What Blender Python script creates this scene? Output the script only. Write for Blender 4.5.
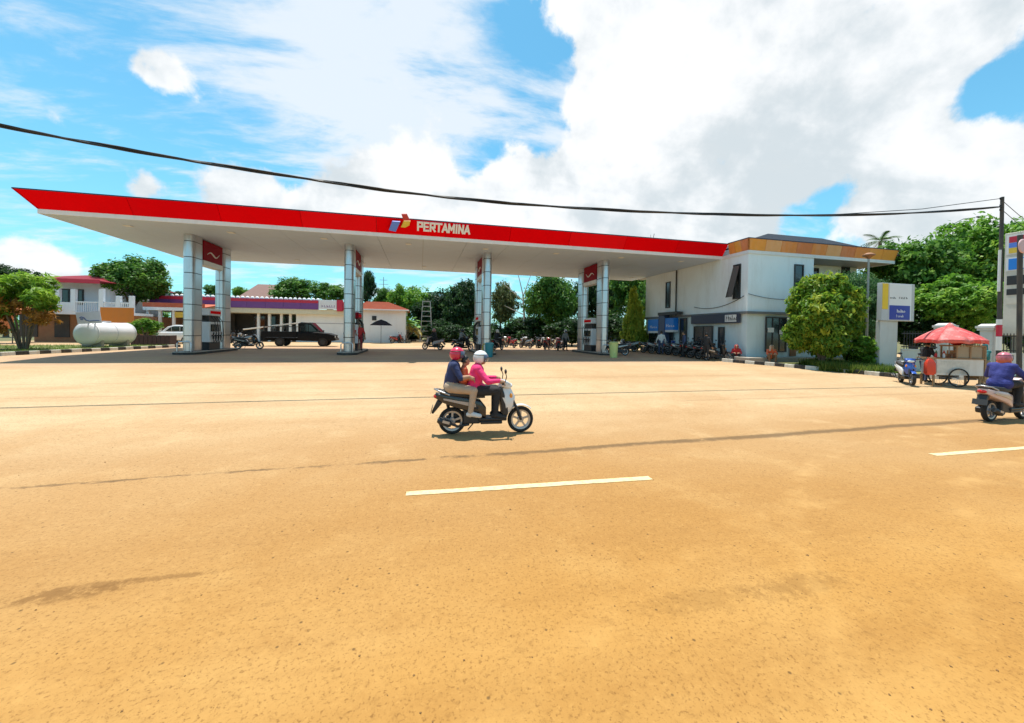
import bpy, bmesh, math, random
import numpy as np
from mathutils import Vector, Matrix
rnd = random.Random(7)
PI = math.pi
R = math.radians
for o in list(bpy.data.objects): bpy.data.objects.remove(o)
scene = bpy.context.scene
COL = scene.collection
# ------------------------------------------------------------------ camera
F = 388.37; YAW = .2307; PIT = .0111; ROL = .0147; CY = 336.98; EYE = 1.85
def _axes():
    sy, cy = math.sin(YAW), math.cos(YAW); sp, cp = math.sin(PIT), math.cos(PIT); sr, cr = math.sin(ROL), math.cos(ROL)
    f = Vector((sy*cp, cy*cp, -sp)); r = Vector((cy, -sy, 0)); u = Vector((sy*sp, cy*sp, cp))
    return r*cr + u*sr, u*cr - r*sr, f
AR, AU, AF = _axes()
cd = bpy.data.cameras.new('camera'); cam = bpy.data.objects.new('camera', cd); COL.objects.link(cam)
cd.sensor_width = 36; cd.lens = F/1024*36; cd.shift_y = (CY-361.5)/1024
cd.clip_start = .1; cd.clip_end = 3000
cam.matrix_world = Matrix(((AR.x, AU.x, -AF.x, 0), (AR.y, AU.y, -AF.y, 0), (AR.z, AU.z, -AF.z, EYE), (0, 0, 0, 1)))
scene.camera = cam
# ------------------------------------------------------------------ light
SUN_EL = R(79); SUN_AZ = math.atan2(-.4, 1.3)         # behind the station, a little to the left
sdir = Vector((math.sin(SUN_AZ)*math.cos(SUN_EL), math.cos(SUN_AZ)*math.cos(SUN_EL), math.sin(SUN_EL)))
sl = bpy.data.lights.new('sun', 'SUN'); sl.energy = 3.2; sl.angle = R(.6); sl.color = (1, .95, .86)
so = bpy.data.objects.new('sun', sl); COL.objects.link(so); so.rotation_euler = (-sdir).to_track_quat('-Z', 'Y').to_euler()
so.location = sdir*60
scene.view_settings.view_transform = 'Standard'; scene.view_settings.look = 'None'
scene.view_settings.exposure = EXPO = 1.0; scene.view_settings.gamma = 1
scene.view_settings.use_curve_mapping = False
def ray(px, py): return AF + AR*((px-512)/F) - AU*((py-CY)/F)
def make_world():
    w = bpy.data.worlds.new('World'); scene.world = w; w.use_nodes = True
    nt = w.node_tree; N = nt.nodes; L = nt.links; N.clear()
    out = N.new('ShaderNodeOutputWorld'); bg = N.new('ShaderNodeBackground'); L.new(bg.outputs[0], out.inputs[0])
    bg.inputs[1].default_value = .1
    sky = N.new('ShaderNodeTexSky'); sky.sky_type = 'NISHITA'; sky.sun_disc = False
    sky.sun_elevation = SUN_EL; sky.sun_rotation = SUN_AZ; sky.air_density = 1.0; sky.dust_density = .6; sky.ozone_density = 1.4
    def M(op, a, b=None, c=None, clamp=False):
        n = N.new('ShaderNodeMath'); n.operation = op; n.use_clamp = clamp
        for i, v in enumerate((a, b, c)):
            if v is None: continue
            if isinstance(v, (int, float)): n.inputs[i].default_value = v
            else: L.new(v, n.inputs[i])
        return n.outputs[0]
    def mixc(fac, a, b, mode='MIX'):
        n = N.new('ShaderNodeMix'); n.data_type = 'RGBA'; n.blend_type = mode
        for s, v in ((n.inputs[0], fac), (n.inputs[6], a), (n.inputs[7], b)):
            if hasattr(v, 'is_linked'): L.new(v, s)
            elif isinstance(v, (int, float)): s.default_value = v
            else: s.default_value = (*v, 1)
        return n.outputs[2]
    tc = N.new('ShaderNodeTexCoord'); d = tc.outputs['Generated']
    sep = N.new('ShaderNodeSeparateXYZ'); L.new(d, sep.inputs[0]); X, Y, Z = sep.outputs
    zz = M('MAXIMUM', Z, 0.0)
    den = M('ADD', zz, .22)
    cmb = N.new('ShaderNodeCombineXYZ'); L.new(M('DIVIDE', X, den), cmb.inputs[0]); L.new(M('DIVIDE', Y, den), cmb.inputs[1])
    def noise(vec, sc, det, rough, dist=0., lac=2.):
        n = N.new('ShaderNodeTexNoise'); L.new(vec, n.inputs['Vector']); n.inputs['Scale'].default_value = sc
        n.inputs['Detail'].default_value = det; n.inputs['Roughness'].default_value = rough; n.inputs['Distortion'].default_value = dist
        n.inputs['Lacunarity'].default_value = lac
        return n.outputs['Fac']
    mp = N.new('ShaderNodeMapping'); L.new(cmb.outputs[0], mp.inputs[0]); mp.inputs['Rotation'].default_value = (0, 0, R(24)); mp.inputs['Scale'].default_value = (.9, 2.0, 1)
    def off(v, o):
        n = N.new('ShaderNodeVectorMath'); n.operation = 'ADD'; L.new(v, n.inputs[0]); n.inputs[1].default_value = o; return n.outputs[0]
    def blob(px, py, rpx, amp=1.):
        v = ray(px, py).normalized(); sig = 1.2*v.angle(ray(px+rpx, py).normalized())
        dp = N.new('ShaderNodeVectorMath'); dp.operation = 'DOT_PRODUCT'; L.new(d, dp.inputs[0]); dp.inputs[1].default_value = v
        return M('MULTIPLY', M('EXPONENT', M('MULTIPLY', M('SUBTRACT', 1.0, dp.outputs['Value']), -2/(sig*sig))), amp)
    def total(lst):
        t = lst[0]
        for b in lst[1:]: t = M('ADD', t, b)
        return t
    def sstep(v, lo, hi, a=0., b=1.):
        n = N.new('ShaderNodeMapRange'); n.interpolation_type = 'SMOOTHSTEP'; L.new(v, n.inputs[0])
        for k, q in enumerate((lo, hi, a, b)): n.inputs[k+1].default_value = q
        return n.outputs[0]
    # high broken cloud: thin streaks over the blue
    n_a = noise(mp.outputs[0], 1.5, 12, .62, .5); n_a2 = noise(mp.outputs[0], 5.5, 8, .62, .3)
    da = total([n_a, M('MULTIPLY', M('SUBTRACT', n_a2, .5), .35), blob(430, 60, 150, .14), blob(330, 120, 120, .05), blob(80, 110, 110, -.07), blob(250, 160, 60, -.06), blob(540, 25, 40, -.3), blob(1010, 85, 50, -.3), blob(60, 170, 60, .06), blob(240, 60, 110, .06), blob(60, 50, 70, .06), blob(60, 135, 50, .05)])
    ma = M('MULTIPLY', sstep(da, .47, .72), .85)
    # heaped cloud: the big bank on the right and the heaps low over the station
    bl = [(640, 40, 80), (640, 130, 85), (730, 60, 110), (740, 160, 100), (850, 20, 100), (830, 100, 75), (640, 205, 70), (940, 10, 70), (880, 60, 60), (172, 78, 28), (150, 65, 16), (400, 185, 40), (440, 190, 35), (365, 200, 34), (500, 205, 32), (540, 200, 34), (255, 192, 26), (228, 200, 24), (140, 186, 22), (25, 262, 30), (60, 275, 24), (925, 160, 50), (950, 200, 62), (890, 215, 44), (1015, 165, 50), (1040, 210, 60), (700, 235, 60), (330, 215, 30)]
    cum = total([blob(*b) for b in bl]+[blob(556, 60, 26, -.9), blob(548, 130, 24, -.6), blob(845, 185, 26, -.5), blob(800, 222, 22, -.5), blob(1005, 82, 30, -.8), blob(470, 160, 22, -.5)])
    ncs = 7.5
    n_c = noise(d, ncs, 10, .58, .1); n_c2 = noise(off(d, (-.02, .03, .055)), ncs, 10, .58, .1)
    n_w = noise(d, 2.1, 4, .5, .2)
    far_cum = M('MULTIPLY', sstep(n_w, .50, .66, 0, .6), M('SUBTRACT', 1.0, M('MINIMUM', blob(420, 120, 330, 1.2), 1.0)))                     # the same heaps go on round the rest of the sky
    db = total([M('MINIMUM', cum, 1.15), far_cum, M('MULTIPLY', M('SUBTRACT', n_c, .5), 2.3), M('MULTIPLY', M('SUBTRACT', noise(d, 24, 8, .62), .5), .7)])
    mb = sstep(db, .38, .80)
    # heaps are lit from above: darker where the cloud thickens towards the sun
    sh = M('ADD', M('MULTIPLY', M('SUBTRACT', n_c2, n_c), 2.2), M('ADD', M('MULTIPLY', M('SUBTRACT', noise(d, 3.0, 7, .55, .3), .44), 2.0), M('MULTIPLY', M('SUBTRACT', noise(mp.outputs[0], 1.1, 6, .55, .4), .46), 2.4)))
    sh = total([sh, blob(830, 75, 120, .22), blob(720, 175, 70, .35), blob(930, 215, 50, .35), blob(610, 70, 60, -.5), blob(640, 115, 60, -.4), blob(925, 150, 40, -.7), blob(400, 180, 40, -.5), blob(700, 100, 40, -.25), blob(470, 195, 90, -.5), blob(300, 200, 60, -.4)])
    sh = sstep(sh, -.45, .65)
    white = mixc(sh, (5.25, 5.3, 5.35), (3.5, 3.85, 4.05))
    blue = mixc(1.0, sky.outputs[0], (.50, 1.04, 1.02), 'MULTIPLY')
    hz = M('EXPONENT', M('MULTIPLY', zz, -4.5))
    blue2 = mixc(M('MULTIPLY', hz, .6), blue, (1.9, 3.6, 4.6))
    c1 = mixc(ma, blue2, (4.6, 4.85, 5.1))
    L.new(mixc(M('MULTIPLY', mb, .97), c1, white), bg.inputs[0])
make_world()
# ------------------------------------------------------------------ geometry of the place: photo pixel -> point on the ground / on a plane
def gz(x, y):
    return .5*min(1, max(0, (y-7.5)/14.5))       # forecourt lies half a metre above the road
def gp(px, py, dz=0):
    d = ray(px, py); t = lo = .5
    while t < 400 and EYE+d.z*t >= gz(d.x*t, d.y*t)+dz: lo = t; t *= 1.02
    hi = t
    for _ in range(30):
        m = (lo+hi)/2
        if EYE+d.z*m < gz(d.x*m, d.y*m)+dz: hi = m
        else: lo = m
    return Vector((d.x*lo, d.y*lo, EYE+d.z*lo))
def atY(px, py, Y): d = ray(px, py); t = Y/d.y; return Vector((d.x*t, Y, EYE+d.z*t))
def atX(px, py, X): d = ray(px, py); t = X/d.x; return Vector((X, d.y*t, EYE+d.z*t))
def kk(P): return F/((Vector(P)-Vector((0, 0, EYE))).dot(AF))
# ------------------------------------------------------------------ helpers
def tag(o, label=None, cat=None, group=None, kind=None):
    if label: o['label'] = label
    if cat: o['category'] = cat
    if group: o['group'] = group
    if kind: o['kind'] = kind
    return o
def thing(name, label, cat, loc=(0, 0, 0), rz=0, group=None):
    o = bpy.data.objects.new(name, None); COL.objects.link(o); o.location = loc; o.rotation_euler = (0, 0, rz)
    o.empty_display_size = .2
    return tag(o, label, cat, group)
def link(name, me, parent=None, loc=(0, 0, 0), rot=(0, 0, 0), scale=(1, 1, 1)):
    o = bpy.data.objects.new(name, me); COL.objects.link(o); o.parent = parent
    o.location = loc; o.rotation_euler = rot; o.scale = scale
    return o
def copy_tree(o, parent=None):
    c = o.copy(); COL.objects.link(c); c.parent = parent
    for ch in o.children: copy_tree(ch, c)
    return c
class MB:
    def __init__(s, org=(0, 0, 0)): s.V = []; s.F = []; s.MI = []; s.o = Vector(org)
    def add(s, vs, fs, mi=0):
        b = len(s.V); s.V += [Vector(v)-s.o for v in vs]; s.F += [tuple(b+i for i in f) for f in fs]; s.MI += [mi]*len(fs); return s
    def bx(s, x0, y0, z0, x1, y1, z1, mi=0):
        x0, x1 = min(x0, x1), max(x0, x1); y0, y1 = min(y0, y1), max(y0, y1); z0, z1 = min(z0, z1), max(z0, z1)
        return s.add([(x0,y0,z0),(x1,y0,z0),(x1,y1,z0),(x0,y1,z0),(x0,y0,z1),(x1,y0,z1),(x1,y1,z1),(x0,y1,z1)],
                     [(0,3,2,1),(4,5,6,7),(0,1,5,4),(1,2,6,5),(2,3,7,6),(3,0,4,7)], mi)
    def prism(s, poly, vec, mi=0):
        vec = Vector(vec); n = len(poly); P = [Vector(p) for p in poly]
        a = Vector((0, 0, 0))
        for i in range(n): a += P[i].cross(P[(i+1) % n])
        if a.dot(vec) > 0: P = P[::-1]
        return s.add(P+[p+vec for p in P], [tuple(range(n)), tuple(range(2*n-1, n-1, -1))]+[(i, i+n, (i+1) % n+n, (i+1) % n) for i in range(n)], mi)
    def beam(s, p, q, w, h, mi=0, up=(0, 0, 1)):
        p, q = Vector(p), Vector(q); d = (q-p).normalized(); u = Vector(up)
        if abs(d.dot(u)) > .98: u = Vector((0, 1, 0))
        r = d.cross(u).normalized(); u = r.cross(d)
        c = [r*(a*w/2)+u*(b*h/2) for a, b in ((-1,-1),(1,-1),(1,1),(-1,1))]
        return s.prism([p+x for x in c], q-p, mi)
    def tube(s, pts, r, n=8, mi=0, cap=True):
        P = [Vector(p) for p in pts]; m = len(P); rs = r if isinstance(r, (list, tuple)) else [r]*m
        b = []; ref = Vector((0, 0, 1))
        for i in range(m):
            d = (P[min(i+1, m-1)]-P[max(i-1, 0)]).normalized()
            a = ref if abs(d.dot(ref)) < .95 else Vector((1, 0, 0))
            if i and abs(d.dot(pu)) < .95: a = pu
            x = d.cross(a).normalized(); y = x.cross(d); pu = y
            b += [P[i]+(x*math.cos(2*PI*k/n)+y*math.sin(2*PI*k/n))*rs[i] for k in range(n)]
        f = [(i*n+k, i*n+(k+1) % n, (i+1)*n+(k+1) % n, (i+1)*n+k) for i in range(m-1) for k in range(n)]
        if cap: f += [tuple(range(n-1, -1, -1)), tuple(range((m-1)*n, m*n))]
        return s.add(b, f, mi)
    def rev(s, prof, c=(0, 0, 0), axis='Z', n=24, mi=0, closed=False, a0=0, a1=2*PI):
        c = Vector(c); full = abs(a1-a0-2*PI) < 1e-6; m = len(prof); vs = []; na = n if full else n+1
        for k in range(na):
            a = a0+(a1-a0)*k/n; ca, sa = math.cos(a), math.sin(a)
            for r, h in prof:
                v = {'Z': (r*ca, r*sa, h), 'Y': (r*sa, h, r*ca), 'X': (h, r*ca, r*sa)}[axis]
                vs.append(c+Vector(v))
        fs = []
        for k in range(n):
            k2 = (k+1) % na
            for j in range(m if closed else m-1):
                j2 = (j+1) % m; fs.append((k*m+j, k2*m+j, k2*m+j2, k*m+j2))
        return s.add(vs, fs, mi)
    def ell(s, c, r, nu=12, nv=8, mi=0, rot=None):
        c = Vector(c); vs = []; r = (r, r, r) if isinstance(r, (int, float)) else r
        for j in range(nv+1):
            t = PI*j/nv
            for i in range(nu):
                v = Vector((r[0]*math.sin(t)*math.cos(2*PI*i/nu), r[1]*math.sin(t)*math.sin(2*PI*i/nu), r[2]*math.cos(t)))
                if rot is not None: v = rot @ v
                vs.append(c+v)
        return s.add(vs, [(j*nu+i, (j+1)*nu+i, (j+1)*nu+(i+1) % nu, j*nu+(i+1) % nu) for j in range(nv) for i in range(nu)], mi)
    def loft(s, rings, mi=0, cap=True):
        n = len(rings[0]); vs = [v for r in rings for v in r]
        f = [(i*n+k, i*n+(k+1) % n, (i+1)*n+(k+1) % n, (i+1)*n+k) for i in range(len(rings)-1) for k in range(n)]
        if cap: f += [tuple(range(n-1, -1, -1)), tuple(range((len(rings)-1)*n, len(rings)*n))]
        return s.add(vs, f, mi)
    def mesh(s, name, mats, smooth=None, fix=True):
        me = bpy.data.meshes.new(name); me.from_pydata([tuple(v) for v in s.V], [], s.F)
        for m in (mats if isinstance(mats, (list, tuple)) else [mats]): me.materials.append(m)
        if any(s.MI): me.polygons.foreach_set('material_index', s.MI)
        if fix:
            bm = bmesh.new(); bm.from_mesh(me); bmesh.ops.recalc_face_normals(bm, faces=bm.faces); bm.to_mesh(me); bm.free()
        if smooth:
            me.polygons.foreach_set('use_smooth', [True]*len(me.polygons)); me.set_sharp_from_angle(angle=R(smooth))
        me.update(); return me
    def build(s, name, mats, parent=None, smooth=None, bevel=0, loc=(0, 0, 0), rot=(0, 0, 0), seg=2):
        o = link(name, s.mesh(name, mats, smooth), parent, loc, rot)
        if bevel:
            b = o.modifiers.new('bevel', 'BEVEL'); b.width = bevel; b.segments = seg; b.limit_method = 'ANGLE'; b.angle_limit = R(35)
        return o
# ------------------------------------------------------------------ materials
MATS = {}
def mat(name, col, rough=.6, metal=0., var=.12, scale=6., bump=0., bscale=40., dirt=0., dirtcol=(.32, .22, .12), spec=.5, emit=0., coat=0.):
    if name in MATS: return MATS[name]
    m = bpy.data.materials.new(name); m.use_nodes = True; nt = m.node_tree; N = nt.nodes; L = nt.links
    b = N['Principled BSDF']; b.inputs['Roughness'].default_value = rough; b.inputs['Metallic'].default_value = metal
    b.inputs['Specular IOR Level'].default_value = spec; b.inputs['Coat Weight'].default_value = coat
    tc = N.new('ShaderNodeTexCoord')
    n1 = N.new('ShaderNodeTexNoise'); L.new(tc.outputs['Object'], n1.inputs['Vector']); n1.inputs['Scale'].default_value = scale; n1.inputs['Detail'].default_value = 6; n1.inputs['Roughness'].default_value = .62
    mx = N.new('ShaderNodeMix'); mx.data_type = 'RGBA'; L.new(n1.outputs['Fac'], mx.inputs[0])
    mx.inputs[6].default_value = (*[c*(1-var) for c in col], 1); mx.inputs[7].default_value = (*[min(1, c*(1+var)) for c in col], 1)
    last = mx.outputs[2]
    if dirt:
        n2 = N.new('ShaderNodeTexNoise'); mpn = N.new('ShaderNodeMapping'); L.new(tc.outputs['Object'], mpn.inputs[0]); mpn.inputs['Scale'].default_value = (1.6, 1.6, .35)
        L.new(mpn.outputs[0], n2.inputs['Vector']); n2.inputs['Scale'].default_value = scale*.6; n2.inputs['Detail'].default_value = 7; n2.inputs['Roughness'].default_value = .7
        r = N.new('ShaderNodeMapRange'); L.new(n2.outputs['Fac'], r.inputs[0]); r.inputs[1].default_value = .48; r.inputs[2].default_value = .78; r.inputs[4].default_value = dirt
        m2 = N.new('ShaderNodeMix'); m2.data_type = 'RGBA'; L.new(r.outputs[0], m2.inputs[0]); L.new(last, m2.inputs[6]); m2.inputs[7].default_value = (*dirtcol, 1); last = m2.outputs[2]
    L.new(last, b.inputs['Base Color'])
    if emit: L.new(last, b.inputs['Emission Color']); b.inputs['Emission Strength'].default_value = emit
    if bump:
        nb = N.new('ShaderNodeTexNoise'); L.new(tc.outputs['Object'], nb.inputs['Vector']); nb.inputs['Scale'].default_value = bscale; nb.inputs['Detail'].default_value = 5
        bp = N.new('ShaderNodeBump'); bp.inputs['Strength'].default_value = bump; bp.inputs['Distance'].default_value = .02; L.new(nb.outputs['Fac'], bp.inputs['Height']); L.new(bp.outputs[0], b.inputs['Normal'])
    MATS[name] = m; return m
def leafmat(name, c_dark, c_mid, c_light, trans=.48, rough=.5):
    if name in MATS: return MATS[name]
    m = bpy.data.materials.new(name); m.use_nodes = True; nt = m.node_tree; N = nt.nodes; L = nt.links
    b = N['Principled BSDF']; out = N['Material Output']; b.inputs['Roughness'].default_value = rough; b.inputs['Specular IOR Level'].default_value = .35
    at = N.new('ShaderNodeAttribute'); at.attribute_name = 'var'
    cr = N.new('ShaderNodeValToRGB'); L.new(at.outputs['Fac'], cr.inputs[0]); e = cr.color_ramp.elements
    e[0].position = 0; e[0].color = (*c_dark, 1); e[1].position = 1; e[1].color = (*c_light, 1); q = e.new(.55); q.color = (*c_mid, 1)
    L.new(cr.outputs[0], b.inputs['Base Color'])
    t = N.new('ShaderNodeBsdfTranslucent'); L.new(cr.outputs[0], t.inputs[0])
    ms = N.new('ShaderNodeMixShader'); ms.inputs[0].default_value = trans; L.new(b.outputs[0], ms.inputs[1]); L.new(t.outputs[0], ms.inputs[2]); L.new(ms.outputs[0], out.inputs[0])
    MATS[name] = m; return m
def glassmat(name, col=(.02, .025, .03), rough=.08):
    m = mat(name, col, rough, 0, .3, 2.0, spec=.8); return m
# ------------------------------------------------------------------ ground, road, forecourt
class NT:
    def __init__(s, name):
        s.m = bpy.data.materials.new(name); s.m.use_nodes = True; s.t = s.m.node_tree; s.N = s.t.nodes; s.L = s.t.links
        s.b = s.N['Principled BSDF']; tc = s.N.new('ShaderNodeTexCoord'); s.P = tc.outputs['Object']
        sp = s.N.new('ShaderNodeSeparateXYZ'); s.L.new(s.P, sp.inputs[0]); s.X, s.Y, s.Z = sp.outputs
    def put(s, sock, v):
        if hasattr(v, 'is_linked'): s.L.new(v, sock)
        elif isinstance(v, (int, float)): sock.default_value = v
        else: sock.default_value = (*v, 1) if len(sock.default_value) == 4 else v
    def M(s, op, a, b=None, c=None, clamp=False):
        n = s.N.new('ShaderNodeMath'); n.operation = op; n.use_clamp = clamp
        for i, v in enumerate((a, b, c)):
            if v is not None: s.put(n.inputs[i], v)
        return n.outputs[0]
    def mix(s, f, a, b, mode='MIX'):
        n = s.N.new('ShaderNodeMix'); n.data_type = 'RGBA'; n.blend_type = mode
        s.put(n.inputs[0], f); s.put(n.inputs[6], a); s.put(n.inputs[7], b); return n.outputs[2]
    def noise(s, sc, det=6, rough=.6, dist=0., stretch=None, off=0.):
        n = s.N.new('ShaderNodeTexNoise'); v = s.P
        if stretch or off:
            mp = s.N.new('ShaderNodeMapping'); s.L.new(v, mp.inputs[0]); mp.inputs['Scale'].default_value = stretch or (1, 1, 1); mp.inputs['Location'].default_value = (off, off*.7, 0); v = mp.outputs[0]
        s.L.new(v, n.inputs['Vector']); n.inputs['Scale'].default_value = sc; n.inputs['Detail'].default_value = det; n.inputs['Roughness'].default_value = rough; n.inputs['Distortion'].default_value = dist
        return n.outputs['Fac']
    def ramp(s, v, lo, hi, a=0., b=1.):
        n = s.N.new('ShaderNodeMapRange'); n.interpolation_type = 'SMOOTHSTEP'; s.put(n.inputs[0], v)
        for i, q in enumerate((lo, hi, a, b)): n.inputs[i+1].default_value = q
        return n.outputs[0]
    def bump(s, h, st=.3, dist=.01):
        bp = s.N.new('ShaderNodeBump'); bp.inputs['Strength'].default_value = st; bp.inputs['Distance'].default_value = dist; s.put(bp.inputs['Height'], h); s.L.new(bp.outputs[0], s.b.inputs['Normal'])
SEAM = [(-60, 5.0), (-14, 5.45), (-6, 5.55)] + [tuple(gp(px, py)[:2]) for px, py in ((150, 478), (250, 469), (390, 463.5), (500, 453), (600, 445), (720, 437), (850, 429), (975, 421))] + [(22, 6.35), (60, 6.6)]
def seam_y(x):
    for (a, b), (c, d) in zip(SEAM, SEAM[1:]):
        if a <= x <= c: return b+(d-b)*(x-a)/(c-a)
    return SEAM[0][1] if x < 0 else SEAM[-1][1]
def paving(name, base, pale, deep, road):
    t = NT(name)
    big = t.noise(.22, 5, .6, .4, off=3.1); mid = t.noise(1.1, 7, .62, .2); streak = t.noise(1.0, 6, .6, .2, (.06, 1.1, 1), off=5.); fine = t.noise(17, 7, .72); spk = t.noise(42, 5, .75, off=2.)
    g = t.ramp(t.M('ADD', t.Y, t.M('MULTIPLY', t.M('SUBTRACT', big, .5), 3.)), 1.0, 11.0)      # redder near the camera, paler towards the station
    base = t.mix(g, base[0], base[1]); pale = t.mix(g, pale[0], pale[1]); deep = t.mix(g, deep[0], deep[1])
    c = t.mix(t.ramp(big, .35, .68), base, pale)
    c = t.mix(t.M('MULTIPLY', t.M('MULTIPLY', t.ramp(t.Y, 2.2, 3.8), t.ramp(t.Y, 6.5, 9.5, 1, 0)), .55), c, deep)      # darker band across the middle distance
    c = t.mix(t.ramp(streak, .42, .72, 0, .55), c, deep)
    c = t.mix(t.ramp(mid, .50, .74, 0, .6), c, pale)
    c = t.mix(t.ramp(t.noise(.7, 8, .7, .5, (.35, 1, 1), off=9.), .54, .75, 0, .55), c, deep)
    c = t.mix(t.ramp(t.noise(3.2, 8, .72, .3, off=6.), .52, .74, 0, .5), c, deep)
    dk = t.mix(1.0, deep, (.55, .52, .5), 'MULTIPLY')
    c = t.mix(t.ramp(fine, .52, .72, 0, .42), c, dk)
    c = t.mix(t.ramp(fine, .30, .48, .35, 0), c, t.mix(1.0, pale, (1.14, 1.14, 1.14), 'MULTIPLY'))
    vo = t.N.new('ShaderNodeTexVoronoi'); t.L.new(t.P, vo.inputs['Vector']); vo.inputs['Scale'].default_value = 14.; vo.inputs['Randomness'].default_value = 1
    vcol = t.N.new('ShaderNodeSeparateColor'); t.L.new(vo.outputs['Color'], vcol.inputs[0])
    pit = t.M('MULTIPLY', t.ramp(vo.outputs['Distance'], .06, .20, 1, 0), t.ramp(vcol.outputs[0], .86, .88))       # loose stones and pits
    c = t.mix(t.M('MULTIPLY', pit, .75), c, (.06, .035, .015))
    c = t.mix(t.ramp(spk, .52, .66, 0, .75), c, dk)
    c = t.mix(t.ramp(t.noise(8, 7, .75, .3, (.6, 1, 1), off=11.), .55, .75, 0, .38), c, dk)
    if road:
        # trodden, darker patches of bare asphalt where the dust is worn off
        for px, py, sx, sy, am in ((75, 592, .42, .06, .75), (55, 600, .3, .04, .5), (105, 584, .3, .04, .6), (170, 577, .30, .035, .6), (795, 585, .4, .12, .4), (700, 600, .5, .12, .25)):
            g = gp(px, py)
            dx = t.M('DIVIDE', t.M('SUBTRACT', t.X, g.x), sx); dy = t.M('DIVIDE', t.M('SUBTRACT', t.Y, g.y), sy)
            r2 = t.M('ADD', t.M('MULTIPLY', dx, dx), t.M('MULTIPLY', dy, dy))
            r2 = t.M('ADD', r2, t.M('MULTIPLY', t.M('SUBTRACT', t.noise(9, 8, .75, off=px*.01), .5), 9.))
            c = t.mix(t.ramp(r2, .0, 1.5, am, 0), c, dk)
        for (cx, cy, rr, wd, am) in ((9.5, -3.2, 8.6, .10, .5), (9.5, -3.2, 7.2, .10, .45), (6.0, -6.0, 9.6, .12, .4), (6.0, -6.0, 8.2, .12, .35), (-9, -5, 10.2, .12, .3), (-9, -5, 8.8, .12, .3)):      # pale sweeps left by turning tyres
            dx = t.M('SUBTRACT', t.X, cx); dy = t.M('SUBTRACT', t.Y, cy)
            rd = t.M('SQRT', t.M('ADD', t.M('MULTIPLY', dx, dx), t.M('MULTIPLY', dy, dy)))
            f = t.ramp(t.M('ABSOLUTE', t.M('ADD', t.M('SUBTRACT', rd, rr), t.M('MULTIPLY', t.M('SUBTRACT', mid, .5), .25))), 0, wd*1.8, am, 0)
            c = t.mix(t.M('MULTIPLY', f, t.ramp(t.noise(1.6, 6, .7, off=rr), .42, .66)), c, t.mix(1.0, pale, (1.12, 1.14, 1.18), 'MULTIPLY'))
        h = t.M('ADD', t.M('MULTIPLY', fine, .7), t.M('MULTIPLY', spk, .5))
    else:
        for py, wd, am in ((380.5, .03, .55), (392.3, .035, .35), (411, .03, .4)):
            y0 = gp(330, py).y
            yy = t.M('ADD', t.M('SUBTRACT', t.Y, y0), t.M('MULTIPLY', t.M('SUBTRACT', t.noise(.5, 6, .65, off=py), .5), .25))
            f = t.M('MULTIPLY', t.ramp(t.M('ABSOLUTE', yy), wd*.4, wd*2.2, 1, 0), t.ramp(t.noise(.35, 5, .6, off=py*2), .38, .60))
            c = t.mix(t.M('MULTIPLY', f, am), c, dk)
        # oily rubber marks between the pumps, canopy shade mixed into their tint
        oil_shade = t.M('MULTIPLY', t.ramp(t.Y, 16.5, 20.5), t.ramp(t.Y, 31, 36, 1, 0))
        oil_shade = t.M('MULTIPLY', oil_shade, t.M('MULTIPLY', t.ramp(t.X, -19, -15), t.ramp(t.X, 15, 18, 1, 0)))
        c = t.mix(t.M('MULTIPLY', oil_shade, t.ramp(t.noise(.6, 7, .65, off=4.), .25, .7, .15, .75)), c, (.36, .215, .155))
        h = t.M('ADD', t.M('MULTIPLY', fine, .5), t.M('MULTIPLY', mid, .6))
    # dark ragged joint between the road and the forecourt
    ka = (SEAM[10][1]-SEAM[3][1])/(SEAM[10][0]-SEAM[3][0])
    yl = t.M('ADD', t.M('MULTIPLY', t.M('SUBTRACT', t.X, SEAM[3][0]), ka), SEAM[3][1])
    e = t.M('ADD', t.M('SUBTRACT', t.Y, yl), t.M('ADD', t.M('MULTIPLY', t.M('SUBTRACT', t.noise(.5, 3, .5, off=1.), .5), .16), t.M('MULTIPLY', t.M('SUBTRACT', t.noise(5., 8, .75, off=1.), .5), .26)))
    wdt = t.ramp(t.X, -3, 7, .05, .15)
    sm = t.M('MULTIPLY', t.ramp(t.M('DIVIDE', t.M('ABSOLUTE', e), wdt), .2, 1.2, 1, 0), t.ramp(t.M('ADD', t.noise(1.3, 7, .7, off=7.7), t.ramp(t.X, -1, 5, -.035, .10)), .38, .50))
    sm = t.M('MULTIPLY', sm, t.M('MULTIPLY', t.ramp(t.X, -7, -3.0, .25, 1), t.ramp(t.X, 15, 20, 1, .3)))
    c = t.mix(t.M('MULTIPLY', sm, .8), c, (.12, .07, .032))
    t.L.new(c, t.b.inputs['Base Color']); t.b.inputs['Roughness'].default_value = .92; t.b.inputs['Specular IOR Level'].default_value = .25
    t.bump(h, .16, .010)
    return t.m
PAV = (((.385, .190, .044), (.47, .305, .162)), ((.44, .238, .066), (.54, .385, .225)), ((.305, .142, .032), (.40, .245, .12)))
m_road = paving('dusty_asphalt', *PAV, True)
m_fore = paving('dusty_concrete', *PAV, False)
def soil():
    t = NT('soil'); n = t.noise(.5, 8, .65, .3); g = t.noise(4, 6, .7)
    c = t.mix(t.ramp(n, .35, .65), (.20, .14, .06), (.10, .12, .035)); c = t.mix(t.ramp(g, .4, .7, 0, .6), c, (.06, .075, .02))
    t.L.new(c, t.b.inputs['Base Color']); t.b.inputs['Roughness'].default_value = .95; t.bump(g, .5, .05); return t.m
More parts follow.
